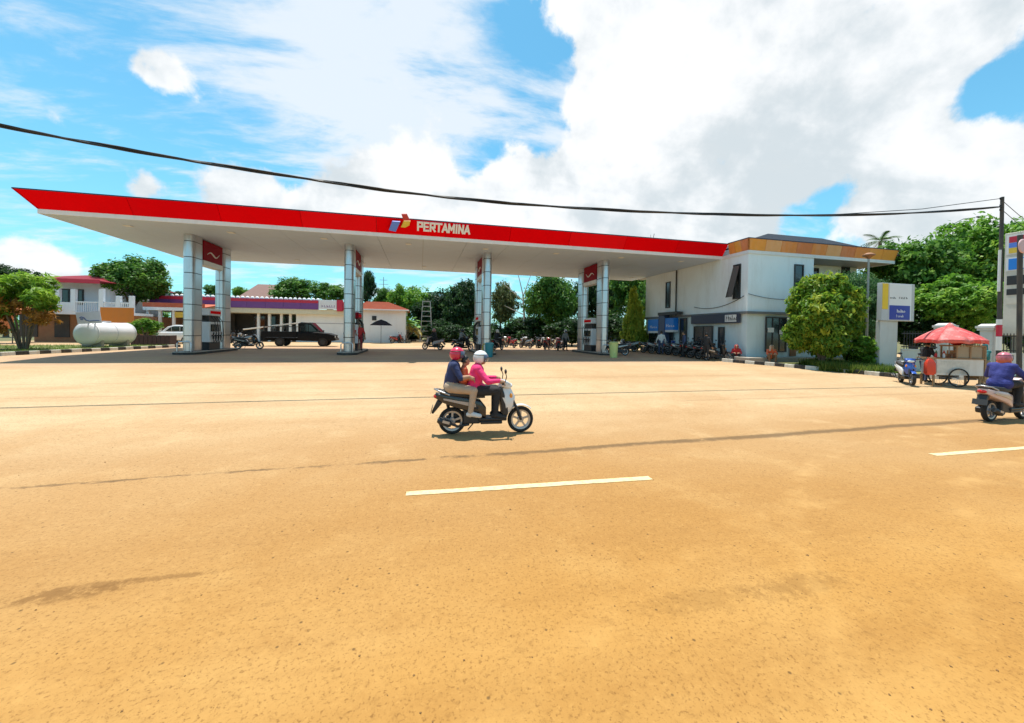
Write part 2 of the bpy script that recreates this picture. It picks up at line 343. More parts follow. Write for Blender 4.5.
def sheet(name, xs, ys, z, m):
    vs = []; fs = []
    for y in ys:
        for x in xs:
            yy = y(x) if callable(y) else y
            vs.append((x, yy, gz(x, yy)+z))
    n = len(xs)
    for j in range(len(ys)-1):
        for i in range(n-1): fs.append((j*n+i, j*n+i+1, (j+1)*n+i+1, (j+1)*n+i))
    b = MB(); b.add(vs, fs)
    o = b.build(name, m, smooth=60); return tag(o, kind='structure')
XS = [-700, -200, -90] + [-60+2*i for i in range(61)] + [90, 200, 700]
YS = [-300, -60, 0, 4] + [7.5+.5*i for i in range(20)] + [20, 22, 30, 60, 120, 300, 900]
sheet('ground', XS, YS, -.012, soil())
XF = [-220, -90] + [-60+1*i for i in range(121)] + [90, 220]
sheet('road', XF, [-7, -4, 0, 2, 4, lambda x: seam_y(x)], 0, m_road)
sheet('forecourt', [x for x in XF if -34 <= x <= 40], [lambda x: seam_y(x)+.001, 7.1, 7.5]+[8+.5*i for i in range(19)]+[20, 22, 24, 30, 40, 53.4], -.003, m_fore)
m_paint = mat('road_paint', (.70, .55, .30), .8, 0, .15, 14, .2, 60, dirt=.9, dirtcol=(.40, .24, .08))
for (a, b) in (((406, 494), (652, 478)), ((933, 455), (1024, 448))):
    p = gp(*a); q = gp(*b); d = (q-p).normalized(); L_ = 3.05; wv = .058
    bm_ = MB(); n = 24
    up = []; lo = []
    for i in range(n+1):
        c = p+d*(L_*i/n); nn = Vector((-d.y, d.x, 0))
        e = 0 if 0 < i < n else .0
        up.append(c+nn*(wv+rnd.uniform(-.006, .006))); lo.append(c-nn*(wv+rnd.uniform(-.006, .006)))
    vs = [(v.x, v.y, .005) for v in lo+up]
    bm_.add(vs, [(i, i+1, n+2+i, n+1+i) for i in range(n)])
    tag(bm_.build('lane_marking', m_paint), kind='structure')
for k in (-3, -2, -1, 2, 3):    # the same dashed line goes on along the road outside the picture
    bm_ = MB(); x = -.14+8.1*k; bm_.add([(x, 4.42, .005), (x+3.05, 4.42, .005), (x+3.05, 4.54, .005), (x, 4.54, .005)], [(0, 1, 2, 3)]); tag(bm_.build('lane_marking', m_paint), kind='structure')
# ------------------------------------------------------------------ kerbs: black and white stones
m_kw = mat('kerb_white', (.62, .58, .50), .8, 0, .15, 8, .2, 30, dirt=.55); m_kb = mat('kerb_black', (.025, .024, .024), .7, 0, .3, 8, .2, 30, dirt=.35)
def kerb(name, pts, label, step=.52, w=.16, h=.17):
    root = thing(name, label, 'kerb', (pts[0][0], pts[0][1], gz(*pts[0])))
    d = 0; P = [Vector((x, y, gz(x, y))) for x, y in pts]; segs = []; cur = P[0]; out = [P[0]]
    for a, b in zip(P, P[1:]):
        L_ = (b-a).length; n = max(1, round(L_/step))
        for i in range(1, n+1): out.append(a.lerp(b, i/n))
    for i, (a, b) in enumerate(zip(out, out[1:])):
        dd = (b-a).normalized(); nn = Vector((-dd.y, dd.x, 0)); a2 = a+dd*.006; b2 = b-dd*.006; dz = rnd.uniform(-.008, .012)
        m = MB(root.location); lo = Vector((0, 0, -.12)); up = Vector((0, 0, h+dz)); t = rnd.uniform(-.01, .01)
        m.prism([a2+nn*(t-w/2)+lo, a2+nn*(t+w/2)+lo, a2+nn*(t+w/2)+up, a2+nn*(t-w*.36)+up], b2-a2)
        m.build('kerb_stone', (m_kw, m_kb)[i % 2], root, bevel=.02)
    return root
kL = [(-30, 19.2), (-24, 20.2), (-20.2, 21.3)] + [tuple(gp(px, py)[:2]) for px, py in ((0, 356), (28, 354.5), (60, 353), (100, 351), (140, 349), (180, 347))]
kerb('kerb', kL, 'black and white painted kerb in front of the white fuel tank')
kR = [tuple(gp(px, py)[:2]) for px, py in ((722, 361.5), (745, 363.5), (775, 366), (805, 369), (835, 371.5), (880, 376), (896, 377.5))] + [(21.4, 11.9), (24.5, 11.2), (30, 10.8)]
kerb('kerb', kR, 'black and white painted kerb curving past the round bush to the pylon sign')
kF = [tuple(gp(px, 342.2)[:2]) for px in (360, 440)]
kerb('kerb', [(-9.5, 52.0), (3.2, 52.0)], 'far low kerb of alternating stones before the fan palm and lattice tower', step=.75, h=.22)
# ------------------------------------------------------------------ grass and verges
def tufts(name, label, area, n, hgt, m, seed, bw=.012):
    r = np.random.default_rng(seed); V = []; Fc = []; var = []
    for _ in range(n):
        while True:
            p = area(r)
            if p is not None: break
        x, y = p; z = gz(x, y)
        for k in range(5):
            a = r.uniform(0, 2*PI); l = hgt*r.uniform(.5, 1.2); sp = r.uniform(.1, .8)*l; w = bw*r.uniform(.7, 1.5)
            bx, by = x+r.normal(0, .03), y+r.normal(0, .03); ca, sa = math.cos(a), math.sin(a)
            b = len(V); V += [(bx-sa*w, by+ca*w, z), (bx+sa*w, by-ca*w, z), (bx+ca*sp, by+sa*sp, z+l)]; Fc.append((b, b+1, b+2)); var.append(r.random())
    me = bpy.data.meshes.new(name); me.from_pydata(V, [], Fc); me.materials.append(m)
    at = me.attributes.new('var', 'FLOAT', 'FACE'); at.data.foreach_set('value', np.array(var, dtype=np.float32))
    return tag(link(name, me), label, 'grass', kind='stuff')
m_grass = leafmat('grass_blade', (.05, .10, .015), (.12, .20, .03), (.26, .30, .06))
def lawn(name, poly, z, m):
    b = MB(); P = [Vector((x, y, gz(x, y)+z)) for x, y in poly]; b.add(P, [tuple(range(len(P)))]); return tag(b.build(name, m), kind='structure')
def lawn_mat():
    t = NT('lawn'); n = t.noise(1.2, 7, .65); c = t.mix(t.ramp(n, .35, .65), (.10, .16, .03), (.22, .20, .07)); t.L.new(c, t.b.inputs['Base Color']); t.b.inputs['Roughness'].default_value = .95; t.bump(t.noise(30), .6, .03); return t.m
m_lawn = lawn_mat()
polyL = [(x-.05, y+.08) for x, y in kL]+[(-17.6, 32.6), (-24, 31), (-34, 27), (-34, 19.5)]
lawn('lawn', polyL, .10, m_lawn)
def inpoly(x, y, P):
    c = False; j = len(P)-1
    for i in range(len(P)):
        if (P[i][1] > y) != (P[j][1] > y) and x < (P[j][0]-P[i][0])*(y-P[i][1])/(P[j][1]-P[i][1])+P[i][0]: c = not c
        j = i
    return c
def inarea(P):
    xs = [p[0] for p in P]; ys = [p[1] for p in P]
    def f(r):
        x, y = r.uniform(min(xs), max(xs)), r.uniform(min(ys), max(ys)); return (x, y) if inpoly(x, y, P) else None
    return f
tufts('grass', 'short sunlit lawn grass round the white fuel tank', inarea(polyL), 5000, .2, m_grass, 1)
polyR = [(x+.12, y+.12) for x, y in kR[2:]]+[(30, 12.2), (22.4, 13.8), (21.8, 17.2), (18.9, 17.2)]
lawn('lawn', polyR, .10, m_lawn)
polyR2 = [(18.6, 14.6), (19.6, 13.2), (20.6, 12.75), (21.4, 13.6), (21.8, 16.6), (19.4, 16.4)]
tufts('grass', 'taller grass growing round the foot of the bush beside the pylon sign', inarea(polyR2), 2200, .42, m_grass, 2, .02)

def stones():
    r = np.random.default_rng(77); b = MB()
    for _ in range(330):
        y = 1.3+6.5*r.random()**1.7; x = r.uniform(-1.6-1.2*y, 2+1.7*y); sz = r.uniform(.003, .008)*(1.5 if r.random() < .06 else 1); a = r.uniform(0, PI)
        c = Vector((x, y, gz(x, y)+sz*.35)); q = [c+Vector((math.cos(a+k*PI/2)*sz*r.uniform(.7, 1.4), math.sin(a+k*PI/2)*sz*r.uniform(.7, 1.4), r.uniform(-.2, .2)*sz)) for k in range(4)]
        b.add(q+[c+Vector((0, 0, sz*.6)), c-Vector((0, 0, sz*.5))], [(0, 1, 4), (1, 2, 4), (2, 3, 4), (3, 0, 4), (1, 0, 5), (2, 1, 5), (3, 2, 5), (0, 3, 5)])
    tag(b.build('loose_stones', mat('pebble', (.22, .11, .035), .9, 0, .5, 3)), 'tiny loose stones scattered over the dusty road', 'stones', kind='stuff')
stones()
# ------------------------------------------------------------------ fuel canopy
XL, XI, YF, YR, ZS, ZW, ZT, LEAN = -15.86, 18.26, 20.66, 31.2, 6.606, 6.80, 7.44, .47
COLX = (-11.56, -3.93, 3.87, 11.58); YC1, YC2 = 23.48, 26.65
m_red = mat('fascia_red', (.84, .0, .003), .75, 0, .10, 1.2, dirt=.10, dirtcol=(.5, .01, .01), spec=.04)
m_red2 = mat('fascia_red_b', (.78, .0, .004), .75, 0, .10, 1.2, dirt=.14, dirtcol=(.5, .02, .02), spec=.04); m_red3 = mat('fascia_red_c', (.88, .004, .008), .75, 0, .10, 1.2, dirt=.12, dirtcol=(.55, .02, .02), spec=.04)
m_white = mat('trim_white', (.74, .74, .73), .5, 0, .06, 3, dirt=.25, dirtcol=(.45, .40, .33))
m_soffit = mat('soffit_sheet', (.53, .64, .80), .5, 0, .07, .8, dirt=.25, dirtcol=(.36, .33, .29))
m_alu = mat('aluminium_cladding', (.60, .61, .64), .28, .92, .07, 2, dirt=.22, dirtcol=(.38, .33, .27))
m_joint = mat('dark_joint', (.05, .05, .055), .7)
m_deck = mat('roof_sheet', (.30, .31, .32), .6, .3, .2, 2, dirt=.4)
m_dark = mat('dark_coping', (.035, .03, .05), .5)
m_conc = mat('concrete', (.36, .32, .27), .85, 0, .2, 5, .3, 30, dirt=.5)
canopy = thing('fuel_canopy', 'wide flat petrol station canopy with red fascia on four pairs of silver columns', 'canopy', (1.2, 25.9, .5))
co = canopy.location
b = MB(co); b.bx(XL+.25, YF+.25, ZS+.06, XI+.9, YR-.25, ZT-.22); b.build('roof_deck', m_deck, canopy)
nx, ny = 15, 5; sx, sy = (XI-XL)/nx, (YR-YF-.04)/ny
pm = MB(); pm.bx(.008, .008, 0, sx-.008, sy-.008, .03); pm = pm.mesh('soffit_panel', m_soffit)
for i in range(nx):
    for j in range(ny): link('soffit_panel', pm, canopy, Vector((XL+i*sx, YF+.02+j*sy, ZS+.012+rnd.uniform(0, .002)))-co)
# white trim under the fascia (front, left, rear), red leaning panels above
def fascia(p, q, out, n, m, root, org, name='fascia_panel', mats=None):
    p, q, out = Vector(p), Vector(q), Vector(out)
    for i in range(n):
        a = p.lerp(q, i/n); c = p.lerp(q, (i+1)/n); d = (c-a).normalized()*.009
        e0 = d if i else Vector(); e1 = d if i < n-1 else Vector()
        # corners mitre outwards at both ends of the run
        l0 = out + (-(q-p).normalized()*out.length if i == 0 and fascia.m0 else Vector()); l1 = out + ((q-p).normalized()*out.length if i == n-1 and fascia.m1 else Vector())
        up = Vector((0, 0, ZT-ZW)); th = -out.normalized()*.08
        A, B_, C, D = a+e0, c-e1, c-e1+l1+up, a+e0+l0+up
        mb = MB(org); mb.add([A, B_, C, D, A+th, B_+th, C+th, D+th], [(0, 1, 2, 3), (7, 6, 5, 4), (0, 4, 5, 1), (1, 5, 6, 2), (2, 6, 7, 3), (3, 7, 4, 0)])
        mb.build(name, mats[i % len(mats)] if mats else m, root)
    bk = -out.normalized()*.085; up = Vector((0, 0, ZT-ZW)); e = (q-p).normalized()*.02
    mb = MB(org); mb.add([p+bk+e, q+bk-e, q+bk-e+out+up, p+bk+e+out+up], [(0, 1, 2, 3)]); mb.build('backing_sheet', m_dark, root)
    mb = MB(org); A = p+out+Vector((0, 0, ZT-ZW))-((q-p).normalized()*out.length if fascia.m0 else Vector()); B_ = q+out+Vector((0, 0, ZT-ZW))+((q-p).normalized()*out.length if fascia.m1 else Vector())
    mb.beam(A+Vector((0, 0, .027))-out.normalized()*.05, B_+Vector((0, 0, .027))-out.normalized()*.05, .13, .05); mb.build('coping', m_dark, root)
fascia.m0, fascia.m1 = True, False
fascia((XL, YF, ZW), (XI, YF, ZW), (0, -LEAN, 0), 10, m_red, canopy, co, mats=[m_red, m_red2, m_red, m_red3])
fascia.m0, fascia.m1 = True, True
fascia((XL, YR, ZW), (XL, YF, ZW), (-LEAN, 0, 0), 3, m_red, canopy, co)
fascia.m0, fascia.m1 = False, True
fascia((XI, YR, ZW), (XL, YR, ZW), (0, LEAN, 0), 10, m_red, canopy, co)
for (a, c) in (((XL, YF, ZS), (XI+.06, YF+.06, ZW-.002)), ((XL, YF+.061, ZS), (XL+.06, YR-.061, ZW-.002)), ((XL, YR-.06, ZS), (XI, YR, ZW-.002))):
    b = MB(co); b.bx(*a, *c); b.build('trim_strip', m_white, canopy, bevel=.008)
# columns: narrow bullnosed shafts clad in aluminium trays
PL = .65; CW, CLN = .50, 1.10; RH = .802
def arc(cx, cy, r, a0, a1, n=10): return [(cx+r*math.cos(a0+(a1-a0)*i/n), cy+r*math.sin(a0+(a1-a0)*i/n)) for i in range(n+1)]
def ringmesh(name, poly_out, poly_in, h, m):
    b = MB(); n = len(poly_out)
    vs = [(x, y, 0) for x, y in poly_out]+[(x, y, 0) for x, y in poly_in]+[(x, y, h) for x, y in poly_out]+[(x, y, h) for x, y in poly_in]
    f = []
    for i in range(n-1): f += [(i, i+1, 2*n+i+1, 2*n+i), (n+i+1, n+i, 3*n+i, 3*n+i+1), (i+1, i, n+i, n+i+1), (2*n+i, 2*n+i+1, 3*n+i+1, 3*n+i)]
    f += [(0, 2*n, 3*n, n), (n-1, 2*n-1, 4*n-1, 3*n-1)]
    b.add(vs, f); return b.mesh(name, m, smooth=40)
hw = CW/2; hl = CLN/2-hw; g = .008
nose = ringmesh('cladding_panel', arc(0, -hl-g, hw, PI, 2*PI), arc(0, -hl-g, hw-.03, PI, 2*PI), RH-.038, m_alu)
flat = MB(); flat.bx(hw-.03, -hl+g, 0, hw, hl-g, RH-.038); flat = flat.mesh('cladding_panel', m_alu)
cw = 2*hw-.03
core = MB(); n_ = 10
po = arc(0, -hl, hw-.02, PI, 2*PI, n_)+arc(0, hl, hw-.02, 0, PI, n_)
core.prism([(x, y, 0) for x, y in po], (0, 0, ZS-PL)); core = core.mesh('column', m_joint, smooth=40)
nr = int((ZS-PL)//RH); top_h = (ZS-PL)-nr*RH
def shorter(me, h):
    c = me.copy()
    zm = max(v.co.z for v in c.vertices)
    for v in c.vertices:
        if v.co.z > zm-.001: v.co.z = h
    return c
nose_t, flat_t = shorter(nose, top_h-.01), shorter(flat, top_h-.01)
for cx in COLX:
    for cy in (YC1, YC2):
        c = link('column', core, canopy, Vector((cx, cy, PL))-co)
        for k in range(nr+1):
            nm, fm = (nose, flat) if k < nr else (nose_t, flat_t); z = k*RH+.019
            for a in (0, PI):
                link('cladding_panel', nm, c, (0, 0, z), (0, 0, a)); link('cladding_panel', fm, c, (0, 0, z), (0, 0, a))
# red header panels between front and rear column of each pair
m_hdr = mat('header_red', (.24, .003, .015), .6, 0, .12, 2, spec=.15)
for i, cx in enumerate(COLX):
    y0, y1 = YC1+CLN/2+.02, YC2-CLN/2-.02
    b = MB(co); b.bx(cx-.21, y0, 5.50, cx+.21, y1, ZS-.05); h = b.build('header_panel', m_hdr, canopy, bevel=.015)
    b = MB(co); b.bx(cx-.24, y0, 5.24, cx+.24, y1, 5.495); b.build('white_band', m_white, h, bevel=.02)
    for s in (-1, 1):
        b = MB(co); x = cx+s*.215
        pts = [Vector((x, y0+.35+(y1-y0-.7)*t, 5.85+.12*math.sin(t*7)+.14*t)) for t in [k/14 for k in range(15)]]
        b.tube(pts, [.012+.035*math.sin(PI*k/14) for k in range(15)], 6); b.build('swoosh_mark', m_white, h, smooth=60)
m_lamp = mat('downlight_diffuser', (.8, .8, .78), .4)
for i in range(8):
    for yy in (22.0, 29.4):
        x = XL+2.4+i*4.25+(.9 if yy > 25 else 0); b = MB(co)
        b.bx(x-.15, yy-.15, ZS-.018, x+.15, yy+.15, ZS+.004); dl = b.build('downlight', m_white, canopy)
        b = MB(co); b.bx(x-.11, yy-.11, ZS-.022, x+.11, yy+.11, ZS-.016); b.build('diffuser', m_lamp, dl)
# brand emblem and lettering standing on the leaning fascia
def text_mesh(txt, size, m, ext=.02, bold=.0, shear=0., name='lettering', align='LEFT'):
    cu = bpy.data.curves.new(name, 'FONT'); cu.body = txt; cu.size = size; cu.extrude = ext; cu.offset = bold; cu.shear = shear; cu.align_x = align; cu.align_y = 'BOTTOM_BASELINE'; cu.resolution_u = 4
    to = bpy.data.objects.new('tmp', cu); COL.objects.link(to); dg = bpy.context.evaluated_depsgraph_get()
    me = bpy.data.meshes.new_from_object(to.evaluated_get(dg)); bpy.data.objects.remove(to); bpy.data.curves.remove(cu)
    me.materials.clear(); me.materials.append(m); return me
fa = math.atan2(LEAN, ZT-ZW)
def on_fascia(px, py):          # point on the leaning front panel seen at a pixel
    d = ray(px, py); n = Vector((0, -math.cos(fa), -math.sin(fa))); p0 = Vector((0, YF, ZW)); t = (p0-Vector((0, 0, EYE))).dot(n)/d.dot(n); return Vector((0, 0, EYE))+d*t
m_letter = mat('sign_white', (.80, .80, .80), .4); m_lb = mat('emblem_blue', (.10, .22, .72), .35); m_ly = mat('emblem_yellow', (.72, .50, .05), .35); m_lr = mat('emblem_red', (.50, .03, .03), .35)
GLYPH = {'P': [((0, 0), (0, 1)), ((0, 1), (.62, 1)), ((.62, 1), (.62, .48)), ((.62, .48), (0, .48))], 'E': [((0, 0), (0, 1)), ((0, 1), (.62, 1)), ((0, .5), (.52, .5)), ((0, 0), (.62, 0))],
         'R': [((0, 0), (0, 1)), ((0, 1), (.62, 1)), ((.62, 1), (.62, .48)), ((.62, .48), (0, .48)), ((.25, .48), (.66, 0))], 'T': [((.33, 0), (.33, 1)), ((-.05, 1), (.71, 1))],
         'A': [((-.04, 0), (.33, 1)), ((.33, 1), (.70, 0)), ((.1, .3), (.56, .3))], 'M': [((0, 0), (0, 1)), ((0, 1), (.38, .35)), ((.38, .35), (.76, 1)), ((.76, 1), (.76, 0))], 'I': [((.1, 0), (.1, 1))], 'N': [((0, 0), (0, 1)), ((0, 1), (.62, 0)), ((.62, 0), (.62, 1))]}
p0, p1 = on_fascia(418, 229), on_fascia(470.5, 235)
adv = {'I': .5, 'M': 1.06}; tot = sum(adv.get(c, .94) for c in 'PERTAMINA'); hgt = .40; wsc = (p1.x-p0.x)/tot
sd_ = Vector((0, -LEAN, ZT-ZW)).normalized(); nd_ = Vector((0, -math.cos(fa), -math.sin(fa))); x_ = p0.x
for ch_ in 'PERTAMINA':
    b = MB(co)
    for k_, (u, v) in enumerate(GLYPH[ch_]):
        q_ = [Vector((x_+t_[0]*wsc, YF, ZW))+sd_*(.30+hgt*t_[1])+nd_*(.03+.003*k_) for t_ in (u, v)]
        e_ = (q_[1]-q_[0]).normalized()*.045; b.beam(q_[0]-e_, q_[1]+e_, .092, .05, up=nd_)
    b.build('sign_letter', m_letter, canopy); x_ += adv.get(ch_, .94)*wsc
def scribble(seed, n, w, h, m):
    """a row of upright strokes: lettering too blurred in the photograph to read"""
    q = random.Random(seed); b = MB(); x = 0
    for i in range(n):
        ww = w/n*q.uniform(.55, .8); hh = h*q.choice((.62, .66, 1.)); b.bx(x, 0, -.003, x+ww*.3, hh, .003)
        if q.random() < .7: b.bx(x+ww*.3+.001, hh*.42, -.0025, x+ww, hh*.62, .0025)
        if q.random() < .6: b.bx(x+ww*.7, 0, -.002, x+ww, hh*.41, .002)
        x += w/n
    return b.mesh('lettering', m)
def emblem(pxs, m):
    P = [on_fascia(*p)+Vector((0, -.10, -.06)) for p in pxs]; mb = MB(co); mb.prism(P, Vector((0, -math.cos(fa), -math.sin(fa)))*.09); mb.build('emblem', m, canopy, bevel=.01)
emblem([(392.5, 220), (400.5, 220.5), (396, 230.5), (389, 229)], m_lb)
emblem([(404, 220), (410.5, 220), (409.5, 224), (405.5, 226.3), (401, 226)], m_ly)
emblem([(401.5, 212.8), (407, 212.8), (410, 219.2), (403.5, 219.2)], m_lr)
# ------------------------------------------------------------------ pump islands and dispensers
m_disp = mat('dispenser_white', (.70, .71, .72), .35, 0, .05, 3, dirt=.2); m_black = mat('black_plastic', (.018, .018, .02), .45, 0, .3, 8); m_rub = mat('rubber', (.02, .02, .02), .8)
m_yel = mat('safety_yellow', (.62, .40, .03), .5, 0, .1, 5, dirt=.4); m_glass = glassmat('dark_glass')
which = ('leftmost', 'second from left', 'third from left', 'rightmost')
for i, cx in enumerate(COLX):
    isl = thing('pump_island', f'raised concrete pump island under the {which[i]} pair of silver columns', 'pump island', (cx, 25.05, .5), 0, 'pump islands under the canopy')
    b = MB(); po = arc(0, -2.1, .55, PI, 2*PI, 8)+arc(0, 2.1, .55, 0, PI, 8)
    b.prism([(x, y, 0) for x, y in po], (0, 0, .15)); b.build('plinth', m_conc, isl, bevel=.02)
    b = MB(); b.prism([(x*1.012, y*1.003, .02) for x, y in po], (0, 0, .10)); b.build('kerb_band', m_kb, isl)
    dsp = thing('fuel_dispenser', f'white fuel dispenser with black hoses between the {which[i]} pair of columns', 'fuel pump', (cx, 25.05, .65), 0, 'fuel dispensers')
    b = MB(); b.bx(-.30, -.60, 0, .30, .60, .42); b.build('base_cabinet', m_black, dsp, bevel=.02)
    b = MB(); b.bx(-.32, -.62, .43, .32, .62, 1.55); bd = b.build('body', m_disp, dsp, bevel=.03)
    b = MB(); b.bx(-.26, -.56, 1.56, .26, .56, 1.66); b.bx(-.24, -.52, 1.66, -.18, .52, 1.9); b.bx(.18, -.52, 1.66, .24, .52, 1.9); b.build('neck', m_black, dsp)
    b = MB(); b.bx(-.33, -.66, 1.9, .33, .66, 2.28); hd = b.build('head', m_disp if i != 1 else m_hdr, dsp, bevel=.03)
    for s in (-1, 1):
        b = MB(); b.bx(s*.322, -.5, 1.02, s*.335, .5, 1.42); b.build('display', m_glass, bd)
        b = MB(); b.bx(s*.334, -.55, 2.0, s*.345, .55, 2.16); b.build('sign_strip', m_red, hd)
        for yy in (-.42, -.14, .14, .42):
            b = MB(); b.tube([(s*.33, yy, .78), (s*.42, yy, .82), (s*.44, yy, .98)], .03, 6); b.bx(s*.39, yy-.03, .62, s*.45, yy+.03, .78); b.build('nozzle', m_black, dsp, smooth=50)
            b = MB(); b.tube([(s*.30, yy, 1.86), (s*.46, yy+.05, 1.6), (s*.52, yy+.06, 1.0), (s*.5, yy+.05, .55), (s*.44, yy, .42), (s*.42, yy, .66)], .018, 6); b.build('hose', m_rub, dsp, smooth=60)
    for yy in (-2.35,):
        g_ = thing('guard_rail', f'low bent steel guard rail at the front of the {which[i]} pump island', 'guard rail', (cx, 25.05+yy+.02, .65), 0, 'guard rails')
        b = MB(); b.tube([(-.30, 0, 0), (-.30, 0, .42), (-.24, 0, .5), (.24, 0, .5), (.30, 0, .42), (.30, 0, 0)], .035, 8); b.build('rail', m_yel if i == 2 else m_alu, g_, smooth=60)
        b = MB(); b.bx(-.36, -.06, -.002, -.24, .06, .015); b.bx(.24, -.06, -.002, .36, .06, .015); b.build('foot_plate', m_black, g_)
def bin_(name, label, loc, m, ml, h=.85, r=.26):
    t = thing(name, label, 'bin', loc); b = MB(); b.rev([(.01, .02), (r*.8, .02), (r*.82, .0), (r, h), (r*1.08, h), (r*1.08, h+.04), (r*.96, h+.04), (r*.78, .05), (.01, .05)], n=20); b.build('tub', m, t, smooth=40)
    b = MB(); b.rev([(.001, h+.10), (r*.7, h+.09), (r*1.05, h+.045), (r*1.05, h+.03)], n=20); b.build('lid', ml, t, smooth=40)
    return t
p = gp(613.5, 357.5); bin_('rubbish_bin', 'pale yellow green tub bin beside the rightmost front column', p, mat('bin_lime', (.55, .62, .22), .5, dirt=.3), mat('bin_lime2', (.45, .5, .2), .5))
bin_('rubbish_bin', 'teal plastic bin at the foot of the third front column', gp(489, 357), mat('bin_teal', (.01, .22, .26), .4, dirt=.2), mat('bin_teal2', (.01, .25, .3), .4), .72, .24)
# ------------------------------------------------------------------ two storey station office
BX, BY = 18.29, 18.70
bld = thing('station_office', 'white two storey station office with faded orange eaves beside the canopy', 'building', (BX, BY, .5))
bo = bld.location
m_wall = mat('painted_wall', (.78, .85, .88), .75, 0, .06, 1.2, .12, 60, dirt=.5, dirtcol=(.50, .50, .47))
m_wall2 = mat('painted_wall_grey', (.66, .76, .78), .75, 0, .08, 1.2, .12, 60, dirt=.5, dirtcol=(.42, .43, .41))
m_or = [mat(f'eave_orange_{i}', c, .55, 0, .16, 2.5, dirt=.3, dirtcol=(.70, .48, .36)) for i, c in enumerate([(.76, .26, .05), (.80, .32, .04), (.66, .20, .06), (.76, .38, .15)])]
m_frame = mat('dark_frame', (.03, .03, .032), .45); m_roofd = mat('slate_roof', (.035, .042, .055), .85, 0, .2, 3, spec=.1)
YE = atX(645, 340, BX).y                                # far end of the side wall
X1 = atY(813, 300, BY).x; X2 = atY(893, 300, BY).x      # right end of the front block, end of the eave
SL = atX(742, 311.5, BX).z
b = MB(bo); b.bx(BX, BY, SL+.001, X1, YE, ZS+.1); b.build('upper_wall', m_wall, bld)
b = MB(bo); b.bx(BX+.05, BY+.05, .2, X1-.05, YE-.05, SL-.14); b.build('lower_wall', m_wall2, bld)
b = MB(bo); b.bx(X1+.001, BY+1.9, .2, X2-.4, YE-2, ZS+.1); b.build('recessed_wall', m_wall, bld)
b = MB(bo); b.bx(BX-.12, BY-.12, SL-.14, X1+.02, YE, SL); b.build('slab_edge', mat('slab_band', (.16, .17, .18), .7, dirt=.4), bld)
b = MB(bo); b.bx(BX-.7, BY-.9, .2, X2-.6, BY+.04, .66); b.bx(BX-.7, BY+.041, .2, BX+.04, BY+7, .68); b.build('step', m_conc, bld, bevel=.02)
# eave: white trim and orange panels
fascia.m0, fascia.m1 = False, True
fascia((BX-.02, YF-LEAN-.1, ZW), (BX-.02, BY-.02, ZW), (-.14, 0, 0), 3, None, bld, bo, 'eave_panel', m_or)
fascia.m0, fascia.m1 = True, True
fascia((BX-.02, BY-.02, ZW), (X2, BY-.02, ZW), (0, -.14, 0), 10, None, bld, bo, 'eave_panel', [m_or[i] for i in (1, 3, 0, 2, 0, 3, 2, 0, 1, 1)])
fascia.m0, fascia.m1 = True, False
fascia((X2, BY-.02, ZW), (X2, BY+6, ZW), (.14, 0, 0), 4, None, bld, bo, 'eave_panel', m_or)
b = MB(bo); b.bx(BX-.05, BY-.05, ZS, X2, BY+.03, ZW-.002); b.bx(BX-.05, BY+.031, ZS, BX+.03, YF+.0, ZW-.002); b.bx(X2-.08, BY+.031, ZS, X2, BY+6, ZW-.002); b.build('eave_trim', m_white, bld)
b = MB(bo); b.bx(BX+.031, BY+.032, ZS+.03, X2-.081, BY+7, ZS+.09); b.bx(BX+.2, BY+.2, ZS+.12, X2-.2, YE, ZT-.25); b.build('flat_roof', m_deck, bld)
pk = atY(768, 233.6, 22.5); pe = atY(822, 240.5, 22.5)
b = MB(bo); xa, xb, ya, yb, z0 = BX+.4, pe.x+2.6, 19.2, 25.8, ZT-.1
b.add([(xa, ya, z0), (xb, ya, z0), (xb, yb, z0), (xa, yb, z0), (pk.x, 22.5, pk.z), (pe.x, 22.5, pk.z)], [(0, 1, 5, 4), (1, 2, 5), (2, 3, 4, 5), (3, 0, 4), (3, 2, 1, 0)]); b.build('hip_roof', m_roofd, bld)
def win_side(px0, py0, px1, py1, mull=0, parent=bld, name='window', fm=None, out=.0):
    a = atX(px0, (py0+py1)/2, BX-out); c = atX(px1, (py0+py1)/2, BX-out); zm0 = atX((px0+px1)/2, py1, BX-out).z; zm1 = atX((px0+px1)/2, py0, BX-out).z
    y0, y1 = sorted((a.y, c.y)); f = MB(bo); x = BX-out; w = .07
    f.bx(x-.06, y0, zm0, x-.001, y0+w, zm1); f.bx(x-.06, y1-w, zm0, x-.001, y1, zm1); f.bx(x-.06, y0+w, zm0, x-.001, y1-w, zm0+w); f.bx(x-.06, y0+w, zm1-w, x-.001, y1-w, zm1)
    for k in range(mull): yy = y0+(y1-y0)*(k+1)/(mull+1); f.bx(x-.05, yy-.025, zm0+w, x-.001, yy+.025, zm1-w)
    o = f.build(name, fm or m_frame, parent)
    p = MB(bo); p.bx(x-.02, y0+w, zm0+w, x-.002, y1-w, zm1-w); p.build('pane', m_glass, o); return o, y0, y1, zm0, zm1
